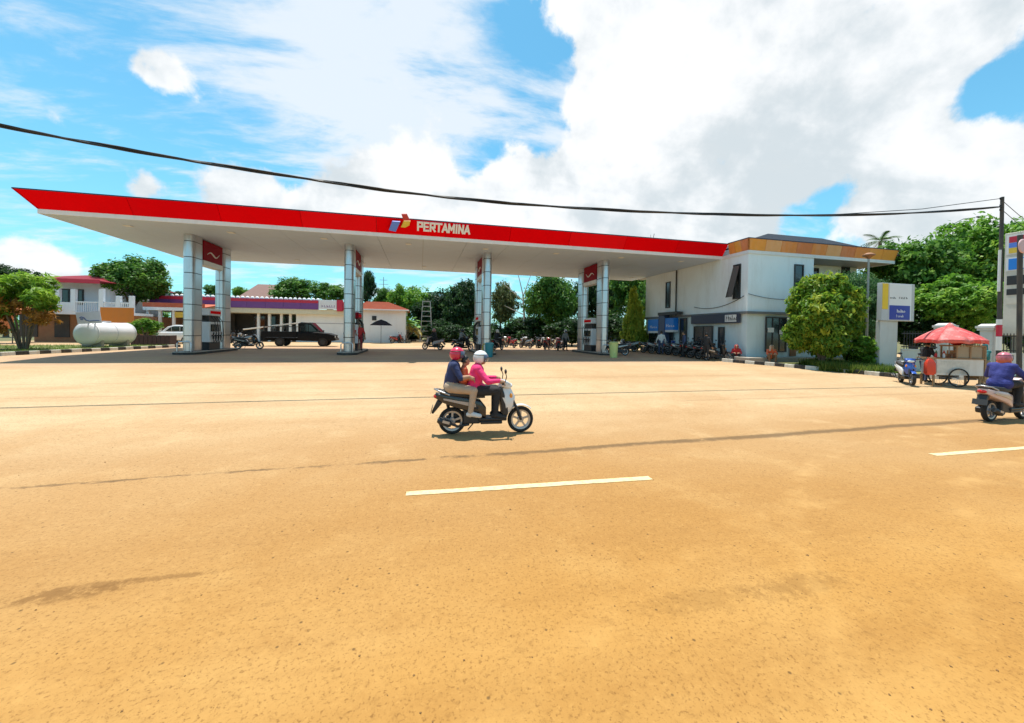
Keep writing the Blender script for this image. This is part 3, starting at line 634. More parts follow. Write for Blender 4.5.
def win_front(px0, py0, px1, py1, mull=0, parent=bld, name='window', Y=None, fm=None):
    Y = BY if Y is None else Y
    a = atY(px0, (py0+py1)/2, Y); c = atY(px1, (py0+py1)/2, Y); z0 = atY((px0+px1)/2, py1, Y).z; z1 = atY((px0+px1)/2, py0, Y).z; x0, x1 = a.x, c.x; w = .07; f = MB(bo)
    f.bx(x0, Y-.06, z0, x0+w, Y-.001, z1); f.bx(x1-w, Y-.06, z0, x1, Y-.001, z1); f.bx(x0+w, Y-.06, z0, x1-w, Y-.001, z0+w); f.bx(x0+w, Y-.06, z1-w, x1-w, Y-.001, z1)
    for k in range(mull): xx = x0+(x1-x0)*(k+1)/(mull+1); f.bx(xx-.03, Y-.05, z0+w, xx+.03, Y-.001, z1-w)
    o = f.build(name, fm or m_frame, parent); p = MB(bo); p.bx(x0+w, Y-.02, z0+w, x1-w, Y-.002, z1-w); p.build('pane', m_glass, o); return o, x0, x1, z0, z1
win_side(666, 282, 670.5, 308)
o, y0, y1, z0, z1 = win_side(733.5, 264.5, 741, 299)
b = MB(bo); b.prism([(BX-.07, y0+.05, z1-.1), (BX-.07, y1-.05, z1-.1), (BX-.10, y1-.05, z1-.12), (BX-.10, y0+.05, z1-.12)], (-.5, 0, -(z1-z0)*.9)); b.build('open_sash', m_frame, o)
b = MB(bo); yy = atX(677, 290, BX).y; b.tube([(BX-.07, yy, SL), (BX-.07, yy, ZS)], .05, 8); b.build('drainpipe', m_frame, bld)
win_side(694, 326, 713, 352.5, 1, name='door'); win_side(718.5, 327, 724.5, 348); win_side(680, 318, 687, 348, name='door')
# long dark sign board on the side wall with a pale right end
a = atX(691, 319, BX-.25); c = atX(738, 319, BX-.25); zt, zb = atX(715, 314.3, BX-.25).z, atX(715, 323.5, BX-.25).z
b = MB(bo); b.bx(BX-.25, c.y, zb, BX-.051, a.y, zt); sg = b.build('sign_board', mat('sign_navy', (.035, .04, .07), .4), bld, bevel=.01)
e = atX(725, 319, BX-.25); b = MB(bo); b.bx(BX-.262, c.y+.12, zb+.08, BX-.252, e.y, zt-.08); b.build('pale_panel', m_white, sg)
lt = scribble(3, 6, 1.5, .32, m_frame); link('lettering', lt, sg, Vector((BX-.268, e.y-.1, zb+.15))-bo, (PI/2, 0, -PI/2), (.62, 1, 1))
# cash machine bays with blue signs
m_blue = mat('atm_blue', (.02, .22, .72), .35, 0, .1, 2); m_atm = mat('booth_navy', (.05, .08, .16), .4)
for (q0, q1, t0, t1) in ((648.5, 658.5, 319.5, 331), (664.5, 674, 318, 330)):
    a = atX(q0, 325, BX-.4); c = atX(q1, 325, BX-.4); zt, zb = atX((q0+q1)/2, t0, BX-.4).z, atX((q0+q1)/2, t1, BX-.4).z
    b = MB(bo); b.bx(BX-.45, c.y, zb, BX-.051, a.y, zt); s_ = b.build('blue_sign', m_blue, bld, bevel=.015)
    lt = scribble(5, 5, 1.0, .22, m_letter); link('lettering', lt, s_, Vector((BX-.455, a.y-.3, zb+.22))-bo, (PI/2, 0, -PI/2))
    b = MB(bo); b.bx(BX-.44, c.y, zb-.16, BX-.052, a.y, zb-.002); b.build('sign_base', m_white, s_)
    win_side(q0+.8, t1+1.5, q1-.8, 347, 0, out=.055)
a = atX(658.5, 320, BX-.5); c = atX(664.5, 320, BX-.5); b = MB(bo); b.bx(BX-.5, c.y, .68, BX-.051, a.y, atX(660, 313, BX-.5).z); b.build('booth_pier', m_atm, bld)
a = atX(658, 313, BX-.6); c = atX(677, 313, BX-.6); zt = atX(668, 312, BX-.6).z; b = MB(bo); b.bx(BX-.62, c.y, zt-.22, BX-.13, a.y, zt); b.build('booth_hood', m_frame, bld)
# front: door, windows
win_front(793.8, 264.5, 803, 294); o, x0, x1, z0, z1 = win_front(765, 317, 786, 352, 2, name='door')
b = MB(bo); b.bx(x0+.12, BY-.075, z0+1.15, x0+.55, BY-.062, z0+1.42); b.build('notice', m_white, o); b = MB(bo); b.bx(x0+.95, BY-.075, z0+1.05, x0+1.2, BY-.062, z0+1.3); b.build('notice', m_white, o)
win_front(810.5, 268, 818, 292, Y=BY+1.9); win_front(841, 267, 849, 290, Y=BY+1.9); win_front(826, 318, 845, 345, 1, Y=BY+1.9); win_front(856, 318, 872, 345, 1, Y=BY+1.9)
b = MB(bo); a = atY(790, 330, BY-.01); c = atY(796, 330, BY-.01); b.bx(a.x, BY-.05, .7, c.x, BY-.002, SL-.5); b.build('shutter', mat('brown_wood', (.22, .10, .035), .6), bld)
# loose cables sagging along the wall
b = MB(bo)
for (yA, yB, zA, zB, sg_) in ((BY+.2, YE-6, SL+.9, SL+.5, .35),):
    b.tube([(BX-.05, yA+(yB-yA)*t, zA+(zB-zA)*t-sg_*4*t*(1-t)) for t in [k/12 for k in range(13)]], .018, 5)
b.tube([(BX+(X1-BX)*t, BY-.05, SL+1.0-.25*4*t*(1-t)) for t in [k/10 for k in range(11)]], .015, 5); b.build('cable', m_black, bld)
# small aerial and ornament on the roof
ae = thing('roof_aerial', 'thin forked aerial above the red fascia', 'aerial', (atY(650, 238, 26).x, 26, ZT-.22))
b = MB(); b.tube([(0, 0, 0), (.05, 0, .9), (.35, 0, 2.2)], .02, 5); b.tube([(.05, 0, .9), (-.05, 0, 1.8)], .015, 5); b.tube([(.12, 0, 1.2), (.05, 0, 2.1)], .012, 5); b.build('rod', m_frame, ae)
# ------------------------------------------------------------------ trees and plants
def leaf_mesh(name, blobs, ncl, per, ll, lw, m, seed, cr=.16, inner=.5, up=.6, shape='quad', varshift=0.):
    r = np.random.default_rng(seed); B = np.array(blobs, float); wgt = (B[:, 3]*B[:, 4]*B[:, 5])**.6; wgt /= wgt.sum()
    bi = r.choice(len(B), ncl, p=wgt); d = r.normal(size=(ncl, 3)); d /= np.linalg.norm(d, axis=1)[:, None]
    rad = (inner+(1-inner)*r.random(ncl)**.6)[:, None]; cc = B[bi, :3]+d*B[bi, 3:]*rad
    n = ncl*per; ci = np.repeat(np.arange(ncl), per); csz = cr*r.uniform(.6, 1.4, ncl)
    off = r.normal(size=(n, 3)); off *= (csz[ci]*r.random(n)**.4/np.linalg.norm(off, axis=1))[:, None]; off[:, 2] *= .75
    pos = cc[ci]+off
    nrm = r.normal(size=(n, 3))*.6+d[ci]*.55+off/ (csz[ci][:, None]+1e-6)*.35; nrm[:, 2] += up; nrm /= np.linalg.norm(nrm, axis=1)[:, None]
    ax = r.normal(size=(n, 3)); ax[:, 2] -= .25; ax -= nrm*(ax*nrm).sum(1)[:, None]; ax /= np.linalg.norm(ax, axis=1)[:, None]
    sd = np.cross(nrm, ax); L_ = ll*r.uniform(.6, 1.35, n)[:, None]; W = lw*r.uniform(.7, 1.3, n)[:, None]
    V = np.empty((n, 4, 3)); V[:, 0] = pos-ax*L_*.5; V[:, 1] = pos+sd*W*.5+ax*L_*.05; V[:, 2] = pos+ax*L_*.5-nrm*L_*.12; V[:, 3] = pos-sd*W*.5+ax*L_*.05
    me = bpy.data.meshes.new(name); me.vertices.add(n*4); me.vertices.foreach_set('co', V.astype(np.float32).ravel())
    me.loops.add(n*4); me.loops.foreach_set('vertex_index', np.arange(n*4, dtype=np.int32)); me.polygons.add(n)
    me.polygons.foreach_set('loop_start', np.arange(0, n*4, 4, dtype=np.int32)); me.update(calc_edges=True)
    var = np.clip(r.beta(2, 2.4, ncl)[ci]*.7+r.random(n)*.35-.03+varshift, 0, 1)
    at = me.attributes.new('var', 'FLOAT', 'FACE'); at.data.foreach_set('value', var.astype(np.float32)); me.materials.append(m); return me, cc
m_bark = mat('bark', (.16, .115, .08), .9, 0, .35, 9, .5, 25); m_barkw = mat('pale_bark', (.48, .45, .40), .85, 0, .2, 6, .4, 20)
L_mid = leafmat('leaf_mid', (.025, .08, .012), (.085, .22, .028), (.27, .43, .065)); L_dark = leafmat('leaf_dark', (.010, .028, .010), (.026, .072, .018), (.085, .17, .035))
L_bri = leafmat('leaf_bright', (.05, .14, .014), (.17, .36, .035), (.42, .57, .08)); L_oli = leafmat('leaf_olive', (.05, .07, .02), (.13, .16, .05), (.26, .28, .10))
L_yel = leafmat('leaf_yellowing', (.03, .09, .010), (.14, .29, .026), (.52, .54, .05)); L_fea = leafmat('leaf_feather', (.03, .09, .03), (.08, .19, .06), (.20, .33, .12))
L_bri2 = leafmat('leaf_fresh', (.03, .10, .015), (.11, .26, .032), (.32, .48, .08))
def lobes(n, seed, sp=.55, r0=.45, flat=.8):
    q = random.Random(seed); B = [(0, 0, 0, .62, .62, .55)]
    for i in range(n):
        a = q.uniform(0, 2*PI); e = q.uniform(-.5, 1.1); rr = sp*q.uniform(.75, 1.15); s = r0*q.uniform(.65, 1.15)
        B.append((rr*math.cos(a)*math.cos(e), rr*math.sin(a)*math.cos(e), rr*math.sin(e)*flat, s, s, s*.85))
    return B
UC = {}
def ucrown(key, m, seed, n=11, ncl=420, per=26, ll=.085, lw=.05, cr=.13, sp=.55):
    if key not in UC: UC[key] = leaf_mesh('crown', lobes(n, seed, sp), ncl, per, ll, lw, m, seed, cr)
    return UC[key]
def trunk_mesh(h, r, tips, seed, m, fork=.55):
    q = random.Random(seed); b = MB(); top = Vector((q.uniform(-.1, .1)*h, q.uniform(-.1, .1)*h, h*fork))
    mid = top*.5+Vector((q.uniform(-.05, .05)*h, q.uniform(-.05, .05)*h, 0))
    b.tube([(0, 0, -.2), (0, 0, .05*h), mid, top], [r*1.5, r*1.1, r*.9, r*.75], 9)
    for t in tips:
        t = Vector(t); m1 = top.lerp(t, .45)+Vector((q.uniform(-.1, .1), q.uniform(-.1, .1), .12*(t-top).length))
        b.tube([top-Vector((0, 0, r*.5)), m1, t], [r*.6, r*.36, r*.1], 6)
    return b.mesh('trunk', m, smooth=60)
def tree(name, label, box, Y, key, m, seed, n=11, sp=.55, bark=None, cat='tree', group=None, depth=1., ncl=420, per=26, ll=.085, lw=.05, ground=None, trunk_r=None, base_shift=0):
    px0, py0, px1, py1 = box; c = atY((px0+px1)/2, (py0+py1)/2, Y); k = kk(c); rx = (px1-px0)/2/k; rz = (py1-py0)/2/k
    gz_ = gz(c.x, c.y) if ground is None else ground
    t = thing(name, label, cat, (c.x+base_shift, Y, gz_), 0, group)
    me, cc = ucrown(key, m, seed, n, ncl, per, ll, lw, sp=sp)
    q = random.Random(seed+int(px0)); a = q.uniform(0, 2*PI)
    o = link('crown', me, t, (-base_shift, 0, c.z-gz_), (0, 0, a), (rx/.98, rx*depth/.98, rz/.92))
    H = c.z-gz_; rot = Matrix.Rotation(a, 3, 'Z')
    tips = []
    for i in range(9):
        v = cc[q.randrange(len(cc))]; v = rot @ Vector((v[0]*rx*.9, v[1]*rx*depth*.9, v[2]*rz*.9)); tips.append((v.x-base_shift, v.y, max(H*.5, v.z+H)))
    link('trunk', trunk_mesh(H, trunk_r or max(.09, H*.03), tips, seed, bark or m_bark), t)
    return t
# --- left
tree('broad_tree', 'large round dense green tree standing behind the orange board and white tank', (92, 250, 172, 314), 45, 'A', L_mid, 11, ncl=1000, per=32, ll=.07, lw=.042, n=14, sp=.46)
tree('dark_tree', 'dark leafy tree at far left behind the red roofed house', (-22, 257, 34, 300), 56, 'B', L_dark, 12)
tree('small_tree', 'small dark tree peeping over the striped shed roof left of the first column', (166, 288, 186, 306), 58, 'B', L_dark, 12)
# --- behind the shop
tree('round_tree', 'small round dark green tree over the shop roof between the leftmost columns', (203, 283, 226, 302), 72, 'C', L_mid, 13)
tree('round_tree', 'bright light green tree top beside the brown tiled roof', (231, 284, 250, 303), 70, 'D', L_bri, 14)
tree('broad_tree', 'wide dark tree behind the shop roof left of the second column', (272, 274, 325, 308), 66, 'A2', L_mid, 15)
tree('broad_tree', 'bushy green tree behind the shop roof touching the second column', (310, 280, 354, 308), 64, 'C', L_mid, 13)
tree('tall_tree', 'tall dark conifer like tree just right of the second column', (354, 262, 378, 314), 62, 'B', L_dark, 12, depth=1)
tree('tall_tree', 'slim dark tree beside the thin radio mast', (370, 284, 394, 318), 66, 'A2', L_dark, 12)
tree('leafy_tree', 'bright green feathery topped tree behind the fan palm', (384, 277, 432, 332), 62, 'D', L_bri, 14)
tree('leafy_tree', 'dark broad tree behind the lattice tower', (408, 284, 462, 346), 60, 'E', L_dark, 16, ncl=600, per=30)
tree('leafy_tree', 'tall dark green tree just left of the third column', (440, 272, 488, 346), 57, 'E2', L_dark, 17, ncl=600, per=30)
tree('olive_tree', 'pale olive leaved tree right of the third column', (484, 274, 522, 338), 50, 'F', L_oli, 18)
tree('leafy_tree', 'dense deep green tree in the gap before the rightmost columns', (518, 266, 586, 342), 44, 'A', L_mid, 11, ncl=900, per=30, ll=.07, lw=.042)
tree('leafy_tree', 'dark green tree behind the rightmost pair of columns', (572, 258, 622, 340), 46, 'E', L_dark, 16)
tree('leafy_tree', 'mid green tree between the rightmost column and the office wall', (604, 252, 662, 344), 40, 'C', L_mid, 13)
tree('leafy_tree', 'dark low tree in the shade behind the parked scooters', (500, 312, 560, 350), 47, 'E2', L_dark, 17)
for bx_, Yq, l in (((424, 316, 472, 350), 50, 'low shrub mass coloured as tree shade behind the queueing scooters'), ((462, 318, 512, 350), 48, 'shrub coloured as tree shade behind the third pair of columns'), ((538, 312, 606, 351), 39, 'shrub coloured as tree shade behind the right end of the scooter row'), ((584, 306, 640, 351), 37, 'shrub coloured as tree shade behind the lime bin'), ((382, 322, 432, 347), 56, 'undergrowth coloured as tree shade behind the fan palm and lattice tower')):
    tree('shade_shrub', l, bx_, Yq, 'E', L_dark, 16, cat='shrub')  # added shrubs; their dark leaf colour stands in for shadow under the trees
# bare pale tree
t = thing('bare_tree', 'leafless pale grey tree with forked branches behind the scooters', 'tree', tuple(atY(523, 340, 45.6).xy)+(.5,))
b = MB(); b.tube([(0, 0, 0), (.1, 0, 3.5), (-.1, 0, 6)], [.16, .13, .09], 8); b.build('trunk', m_barkw, t, smooth=60)
for a, l, z in ((.9, 3.2, 5.6), (-1.0, 3.4, 5.4), (.4, 3, 6), (-.3, 3.3, 6), (1.4, 2.5, 4.4), (-1.35, 2.4, 3.8)):
    b = MB(); b.tube([(-.05, 0, z-.2), (math.sin(a)*l*.5, .2, z+math.cos(a)*l*.55), (math.sin(a)*l, .3, z+math.cos(a)*l+.3)], [.075, .05, .02], 6); b.build('branch', m_barkw, t, smooth=60)
# --- shrubs by the office
L_lime2 = leafmat('leaf_yellowgreen', (.10, .18, .015), (.30, .42, .04), (.55, .60, .08))
def shrub(name, label, box, Y, m, seed, ncl, per, ll, lw, cone=False, depth=1., cr=.13, inner=.55, ground=True, varshift=0.):
    px0, py0, px1, py1 = box; c = atY((px0+px1)/2, (py0+py1)/2, Y); k = kk(c); rx = (px1-px0)/2/k; rz = (py1-py0)/2/k
    t = thing(name, label, 'shrub', (c.x, Y, gz(c.x, Y)))
    if cone: B = [(0, 0, -.55, .95, .95, .42), (0, 0, -.15, .72, .72, .42), (.05, 0, .25, .48, .48, .4), (-.05, 0, .62, .26, .26, .36)]
    else:
        q = random.Random(seed); B = [(0, 0, 0, .72, .72, .72)]+[(math.cos(a)*.55*math.cos(e), math.sin(a)*.55*math.cos(e), math.sin(e)*.62, .36, .36, .34) for a, e in [(q.uniform(0, 2*PI), q.uniform(-1., 1.3)) for _ in range(20)]]
    me, cc = leaf_mesh('foliage', B, ncl, per, ll, lw, m, seed, cr, inner, varshift=varshift)
    o = link('foliage', me, t, (0, 0, c.z-t.location.z), (0, 0, 0), (rx, rx*depth, rz))
    q = random.Random(seed); b = MB()
    for i in range(9):
        v = cc[q.randrange(len(cc))]; v = Vector((v[0]*rx*.8, v[1]*rx*.8, v[2]*rz*.8+c.z-t.location.z)); b.tube([(q.uniform(-.12, .12), q.uniform(-.12, .12), -.1), (v.x*.3, v.y*.3, max(.3, v.z*.45)), v], [.06, .045, .012], 6)
    b.build('stem', m_bark, t, smooth=60); return t
shrub('round_bush', 'big round clipped bush with yellow tipped leaves in front of the office', (786, 272, 860, 366), 15.6, L_yel, 31, 1500, 34, .12, .05, cr=.12, inner=.72, varshift=.12)
shrub('cone_shrub', 'bright yellow green cone shaped shrub at the far end of the office wall', (620, 286, 648, 350), 29.5, L_lime2, 32, 420, 30, .14, .07, cone=True, cr=.13, varshift=.25)
shrub('low_shrub', 'low leafy plants at the foot of the lamp post', (845, 335, 882, 368), 14.9, L_bri, 33, 260, 26, .2, .08)
shrub('hedge_plant', 'leafy green hedge in the dark planter behind the white tank', (128, 317, 163, 337), 34.9, L_bri, 34, 420, 28, .12, .06, depth=.5)
# --- right hand trees beyond the wall
tree('tall_tree', 'tall spreading tree rising behind the office eave end and pylon sign', (868, 228, 962, 338), 19.5, 'G', L_bri2, 41, ncl=1100, per=26, ll=.085, lw=.045, n=16)
tree('tall_tree', 'tallest bright tree behind the utility pole', (925, 206, 1036, 330), 18.5, 'H', L_bri, 42, ncl=1150, per=26, ll=.08, lw=.042, n=18)
tree('tall_tree', 'dark green tree at the right edge behind the price sign', (990, 200, 1110, 340), 20, 'G', L_bri2, 41, ncl=1200)
tree('leafy_tree', 'lower bright green tree behind the red umbrella', (905, 268, 1000, 352), 16.4, 'H2', L_bri, 43, ncl=900, per=26, ll=.09, lw=.048, n=16)
tree('feathery_tree', 'soft feathery pale green tree between the bush and the lamp post', (824, 256, 886, 356), 17.2, 'I', L_fea, 44, ncl=1000, per=34, ll=.07, lw=.022, n=14)
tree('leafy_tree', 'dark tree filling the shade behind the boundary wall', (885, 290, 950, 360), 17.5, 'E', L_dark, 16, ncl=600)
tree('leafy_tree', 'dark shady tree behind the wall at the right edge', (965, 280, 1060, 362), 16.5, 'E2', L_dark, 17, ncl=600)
# --- palms
def frond(b, base, a, e, L_, droop, n=14, lw=.05, ll=.5, mi=0):
    d = Vector((math.cos(a)*math.cos(e), math.sin(a)*math.cos(e), math.sin(e))); pts = [Vector(base)+d*L_*t+Vector((0, 0, -droop*L_*t*t)) for t in [k/n for k in range(n+1)]]
    b.tube(pts, [.02*(1-.8*k/n) for k in range(n+1)], 4, mi)
    for k in range(2, n+1):
        t = (pts[k]-pts[k-1]).normalized(); s = t.cross(Vector((0, 0, 1))).normalized()
        for sg in (-1, 1):
            dr = (s*sg*.85+t*.6+Vector((0, 0, -.25))).normalized(); l = ll*math.sin(PI*min(.97, .12+k/n*.85)); w = t*lw
            b.add([pts[k]-w*.5, pts[k]+w*.5, pts[k]+dr*l], [(0, 1, 2)], mi)
m_palm = mat('palm_frond', (.07, .15, .025), .5, 0, .35, 4); m_palmy = mat('palm_frond_yellow', (.40, .30, .04), .55, 0, .35, 4); m_palmo = mat('palm_frond_dry', (.42, .17, .05), .6, 0, .35, 4); m_palmb = mat('palm_frond_bright', (.16, .34, .035), .5, 0, .3, 4)
def palm(name, label, base, H, nf, L_, mats, seed, stems=1, spread=0., lw=.05, ll=.5):
    q = random.Random(seed); t = thing(name, label, 'palm', base)
    for s in range(stems):
        a = 2*PI*s/stems+q.uniform(-.3, .3); hh = H*q.uniform(.8, 1.1); top = Vector((math.cos(a)*spread*q.uniform(.5, 1.1), math.sin(a)*spread*q.uniform(.5, 1.1), hh)) if stems > 1 else Vector((.1, 0, hh))
        b = MB(); b.tube([(top.x*.08, top.y*.08, -.1), (top.x*.3, top.y*.3, hh*.4), top], [.085, .07, .055] if stems > 1 else [.2, .16, .13], 8); b.build('stem', m_bark, t, smooth=60)
        for k in range(nf):
            b = MB(); el = q.uniform(-.35, 1.2); mi = 0 if el > .25 else (1 if q.random() < .6 else 2)
            frond(b, top, q.uniform(0, 2*PI), el, L_*q.uniform(.75, 1.15), .45, lw=lw, ll=ll); b.build('frond', mats[mi], t)
    return t
L_org = leafmat('leaf_orange', (.22, .10, .02), (.42, .20, .035), (.55, .36, .06)); L_lime = leafmat('leaf_lime', (.09, .20, .015), (.28, .48, .04), (.52, .62, .08))
def crotons(label, base, H, rad, seed):
    q = random.Random(seed); t = thing('multi_stem_tree', label, 'tree', base); b = MB(); Bu, Bl = [], []
    for i in range(11):
        a = 2*PI*i/11+q.uniform(-.3, .3); rr = rad*q.uniform(.25, .95); h = H*q.uniform(.72, 1.0)*(1-.18*(rr/rad)**2); top = Vector((math.cos(a)*rr, math.sin(a)*rr, h))
        sb = MB(); sb.tube([(top.x*.1, top.y*.1, -.1), (top.x*.45, top.y*.45, h*.42), top], [.055, .045, .022], 7); sb.build('stem', m_bark, t, smooth=60)
        Bu.append((top.x, top.y, h, .55, .55, .38)); Bl.append((top.x*1.02, top.y*1.02, h-1.15, .55, .55, .45))
    me, _ = leaf_mesh('upper_foliage', Bu, 170, 20, .34, .075, L_lime, seed, .22, .3, .5); link('upper_foliage', me, t)
    me, _ = leaf_mesh('lower_foliage', Bl, 120, 20, .30, .07, L_org, seed+1, .2, .3, .2); link('lower_foliage', me, t)
    me, _ = leaf_mesh('inner_foliage', [(x, y, z-.3, .5, .5, .4) for x, y, z, *_r in Bu], 110, 18, .32, .07, L_bri, seed+2, .2, .3, .3); link('inner_foliage', me, t)
crotons('small many stemmed tree with lime and orange leaves by the left kerb', gp(24, 351), 4.0, 1.6, 51)
crotons('second many stemmed tree cut by the left edge of the picture', gp(-32, 351.5), 3.6, 1.4, 55)
palm('fan_palm', 'yellow green bushy palm in front of the dark trees at the end of the shop', (atY(406, 340, 50).x, 50, .5), 2.2, 12, 1.9, (m_palmb, m_palmy, m_palmy), 52, 6, 1.3, .12, .5)
palm('tall_palm', 'dark palm crown showing above the orange eave of the office', (atY(878, 300, 27).x, 27, .5), atY(878, 246, 27).z-.7, 18, 2.0, (m_palm, m_palm, m_palm), 53, 1, 0, .1, .5)
# far belt of trees that closes the horizon
r = np.random.default_rng(5); B = []
for x in np.arange(-170, 230, 5.5):
    B.append((x+r.uniform(-2, 2), 100+r.uniform(-6, 14)+abs(x-20)*.12, .5+r.uniform(1.5, 3.2), 4.5, 4, r.uniform(2.6, 4.2)))
for y in np.arange(-40, 100, 6): B.append((-175+r.uniform(-5, 5), y, 3, 5, 5, 4)); B.append((210+r.uniform(-5, 5), y, 3, 5, 5, 4.5))
me, _ = leaf_mesh('treeline', B, 3200, 16, .9, .6, L_mid, 61, 1.3, .5); tag(link('treeline', me), 'low far belt of trees along the horizon', 'trees', kind='stuff')
# ------------------------------------------------------------------ shop and houses behind
m_cream = mat('cream_wall', (.80, .80, .77), .8, 0, .08, .8, .1, 40, dirt=.3, dirtcol=(.45, .38, .28)); m_purple = mat('shop_purple', (.17, .05, .22), .45, 0, .2, 1.5); m_crim = mat('shop_red', (.52, .02, .05), .45, 0, .15, 2)
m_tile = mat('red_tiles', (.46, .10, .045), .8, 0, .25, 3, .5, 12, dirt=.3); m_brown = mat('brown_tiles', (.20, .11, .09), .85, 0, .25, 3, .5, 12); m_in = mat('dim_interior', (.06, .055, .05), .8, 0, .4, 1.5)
YS_ = 47.0
def at(px, py, Y=YS_): return atY(px, py, Y)
sh = thing('shop', 'long low white shop with purple and red fascia behind the truck', 'shop', (at(260, 341).x, YS_, .5)); so_ = sh.location
xl, xm, xr = at(158, 330).x, at(296, 330).x, at(352, 330).x; zb, zt = at(260, 305).z, at(260, 299).z
b = MB(so_); b.bx(xm, YS_, .5, xr, YS_+9, zb-.9); b.build('wall', m_cream, sh)
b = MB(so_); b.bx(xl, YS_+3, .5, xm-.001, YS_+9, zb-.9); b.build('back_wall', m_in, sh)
b = MB(so_); b.bx(xl-.4, YS_-.55, zb-.9, xr+.3, YS_+9.2, zb-.35); b.build('eave_band', mat('eave_cream', (.66, .60, .42), .7, dirt=.2), sh, bevel=.03)
x0 = xl-.4; n = 9; xe = at(320, 302).x
for i in range(n):
    b = MB(so_); a = x0+(xe-x0)*i/n; c = x0+(xe-x0)*(i+1)/n-.02; b.bx(a, YS_-.65, zb-.35, c, YS_-.45, zt); f_ = b.build('fascia_panel', m_purple, sh)
    b = MB(so_); b.bx(a, YS_-.67, zt-.32, c, YS_-.651, zt-.02); b.build('red_stripe', m_crim, f_)
b = MB(so_); b.bx(xe+.05, YS_-.75, zb-.3, at(338, 302).x, YS_-.45, zt+.05); s_ = b.build('sign_box', m_white, sh, bevel=.02)
lt = scribble(8, 6, 1.5, .42, m_purple); link('lettering', lt, s_, Vector((xe+.35, YS_-.756, zb-.12))-so_, (PI/2, 0, 0))
b = MB(so_); b.bx(at(338.3, 302).x, YS_-.8, zb-.5, at(344, 302).x, YS_-.4, zt+.1); b.build('sign_end', m_crim, sh); b = MB(so_); b.bx(at(344.3, 302).x, YS_-.7, zb-.35, xr+.3, YS_-.45, zt-.1); b.build('red_fascia', m_crim, sh)
for i in range(34):
    b = MB(so_); x = x0+.3+(xe-x0)*i/34; b.ell((x, YS_-.2, zt+.05), (.2, .2, .22), 8, 6); b.build('ridge_cap', m_cream, sh, smooth=60)
for px in (172, 200, 226, 258, 269, 281, 290):
    b = MB(so_); x = at(px, 320).x; b.bx(x-.12, YS_+.05, .5, x+.12, YS_+.3, zb-.9); b.build('post', m_cream, sh)
for a, c in ((242, 255), (260, 267), (271, 279.5), (283, 289)):
    xa, xc = at(a, 320).x, at(c, 320).x; b = MB(so_); b.bx(xa, YS_+2.9, 1.2, xc, YS_+2.99, 3.4); w_ = b.build('window', m_frame, sh); b = MB(so_); b.bx(xa+.08, YS_+2.87, 1.3, xc-.08, YS_+2.899, 3.3); b.build('pane', m_glass, w_)
b = MB(so_); b.bx(xm+.5, YS_-.03, 2.55, xm+5.5, YS_-.005, 2.62); b.build('wall_stripe', mat('grey_text', (.4, .4, .42), .6), sh)
# end house with orange-red tiled roof
eh = thing('end_house', 'small white house with orange red tiled roof at the end of the shop', 'house', (at(386, 341, 46).x, 46, .5)); eo = eh.location
xa, xc = at(353, 325, 46).x, at(409, 325, 46).x; ze, zr = at(386, 309.5, 46).z, at(386, 302, 46).z
b = MB(eo); b.bx(xa, 46, .5, xc-.4, 53, ze); b.build('wall', m_cream, eh)
b = MB(eo); b.add([(xa-.2, 45.4, ze), (xc, 45.4, ze), (xc, 53.6, ze), (xa-.2, 53.6, ze), (xa+1, 49.5, zr+.25), (xc-2.6, 49.5, zr+.25)], [(0, 1, 5, 4), (1, 2, 5), (2, 3, 4, 5), (3, 0, 4), (3, 2, 1, 0)]); rf = b.build('roof', m_tile, eh)
for k in range(9):
    t_ = (k+.5)/9; b = MB(eo); y = 45.4+4.1*t_; z = ze+(zr+.25-ze)*t_; b.bx(xa-.2+1.2*t_, y-.04, z+.005, xc-2.6*t_, y+.04, z+.05); b.build('tile_course', m_tile, rf)
b = MB(eo); b.bx(xa-.2, 45.36, ze-.14, xc, 45.42, ze-.005); b.build('eave_board', m_white, rf)
q0, q1 = at(372, 319, 46), at(376.5, 316, 46); b = MB(eo); b.bx(q0.x, 45.95, q0.z-.15, q1.x, 45.999, q1.z); w_ = b.build('window', m_frame, eh)
# parasol with dark cover by the end house
pu = thing('dark_parasol', 'dark parasol open beside the white end house wall', 'parasol', (at(381, 338, 43.5).x, 43.5, .5)); b = MB(); b.rev([(.02, 2.55), (.55, 2.35), (1.15, 1.95), (1.13, 1.93), (.5, 2.29), (.02, 2.5)], n=12); b.build('cover', mat('parasol_dark', (.008, .008, .01), 1., spec=0.), pu, smooth=20); b = MB(); b.tube([(0, 0, 0), (0, 0, 2.55)], .025, 6); b.build('pole', m_frame, pu)
# brown roofed house further back
bh = thing('tiled_house', 'house with brown tiled hip roof showing above the shop', 'house', (atY(260, 330, 66).x, 66, .5)); xa, xc = atY(238, 290, 66).x, atY(284, 290, 66).x; z0, z1 = atY(260, 299, 66).z, atY(260, 285.5, 66).z; o_ = bh.location
b = MB(o_); b.bx(xa+.6, 66, .5, xc-.6, 74, z0); b.build('wall', m_cream, bh); b = MB(o_); xm0, xm1 = atY(247, 286, 66).x, atY(268, 286, 66).x
b.add([(xa, 65.4, z0), (xc, 65.4, z0), (xc, 74.6, z0), (xa, 74.6, z0), (xm0, 70, z1+.6), (xm1, 70, z1+.6)], [(0, 1, 5, 4), (1, 2, 5), (2, 3, 4, 5), (3, 0, 4), (3, 2, 1, 0)]); b.build('roof', m_brown, bh)
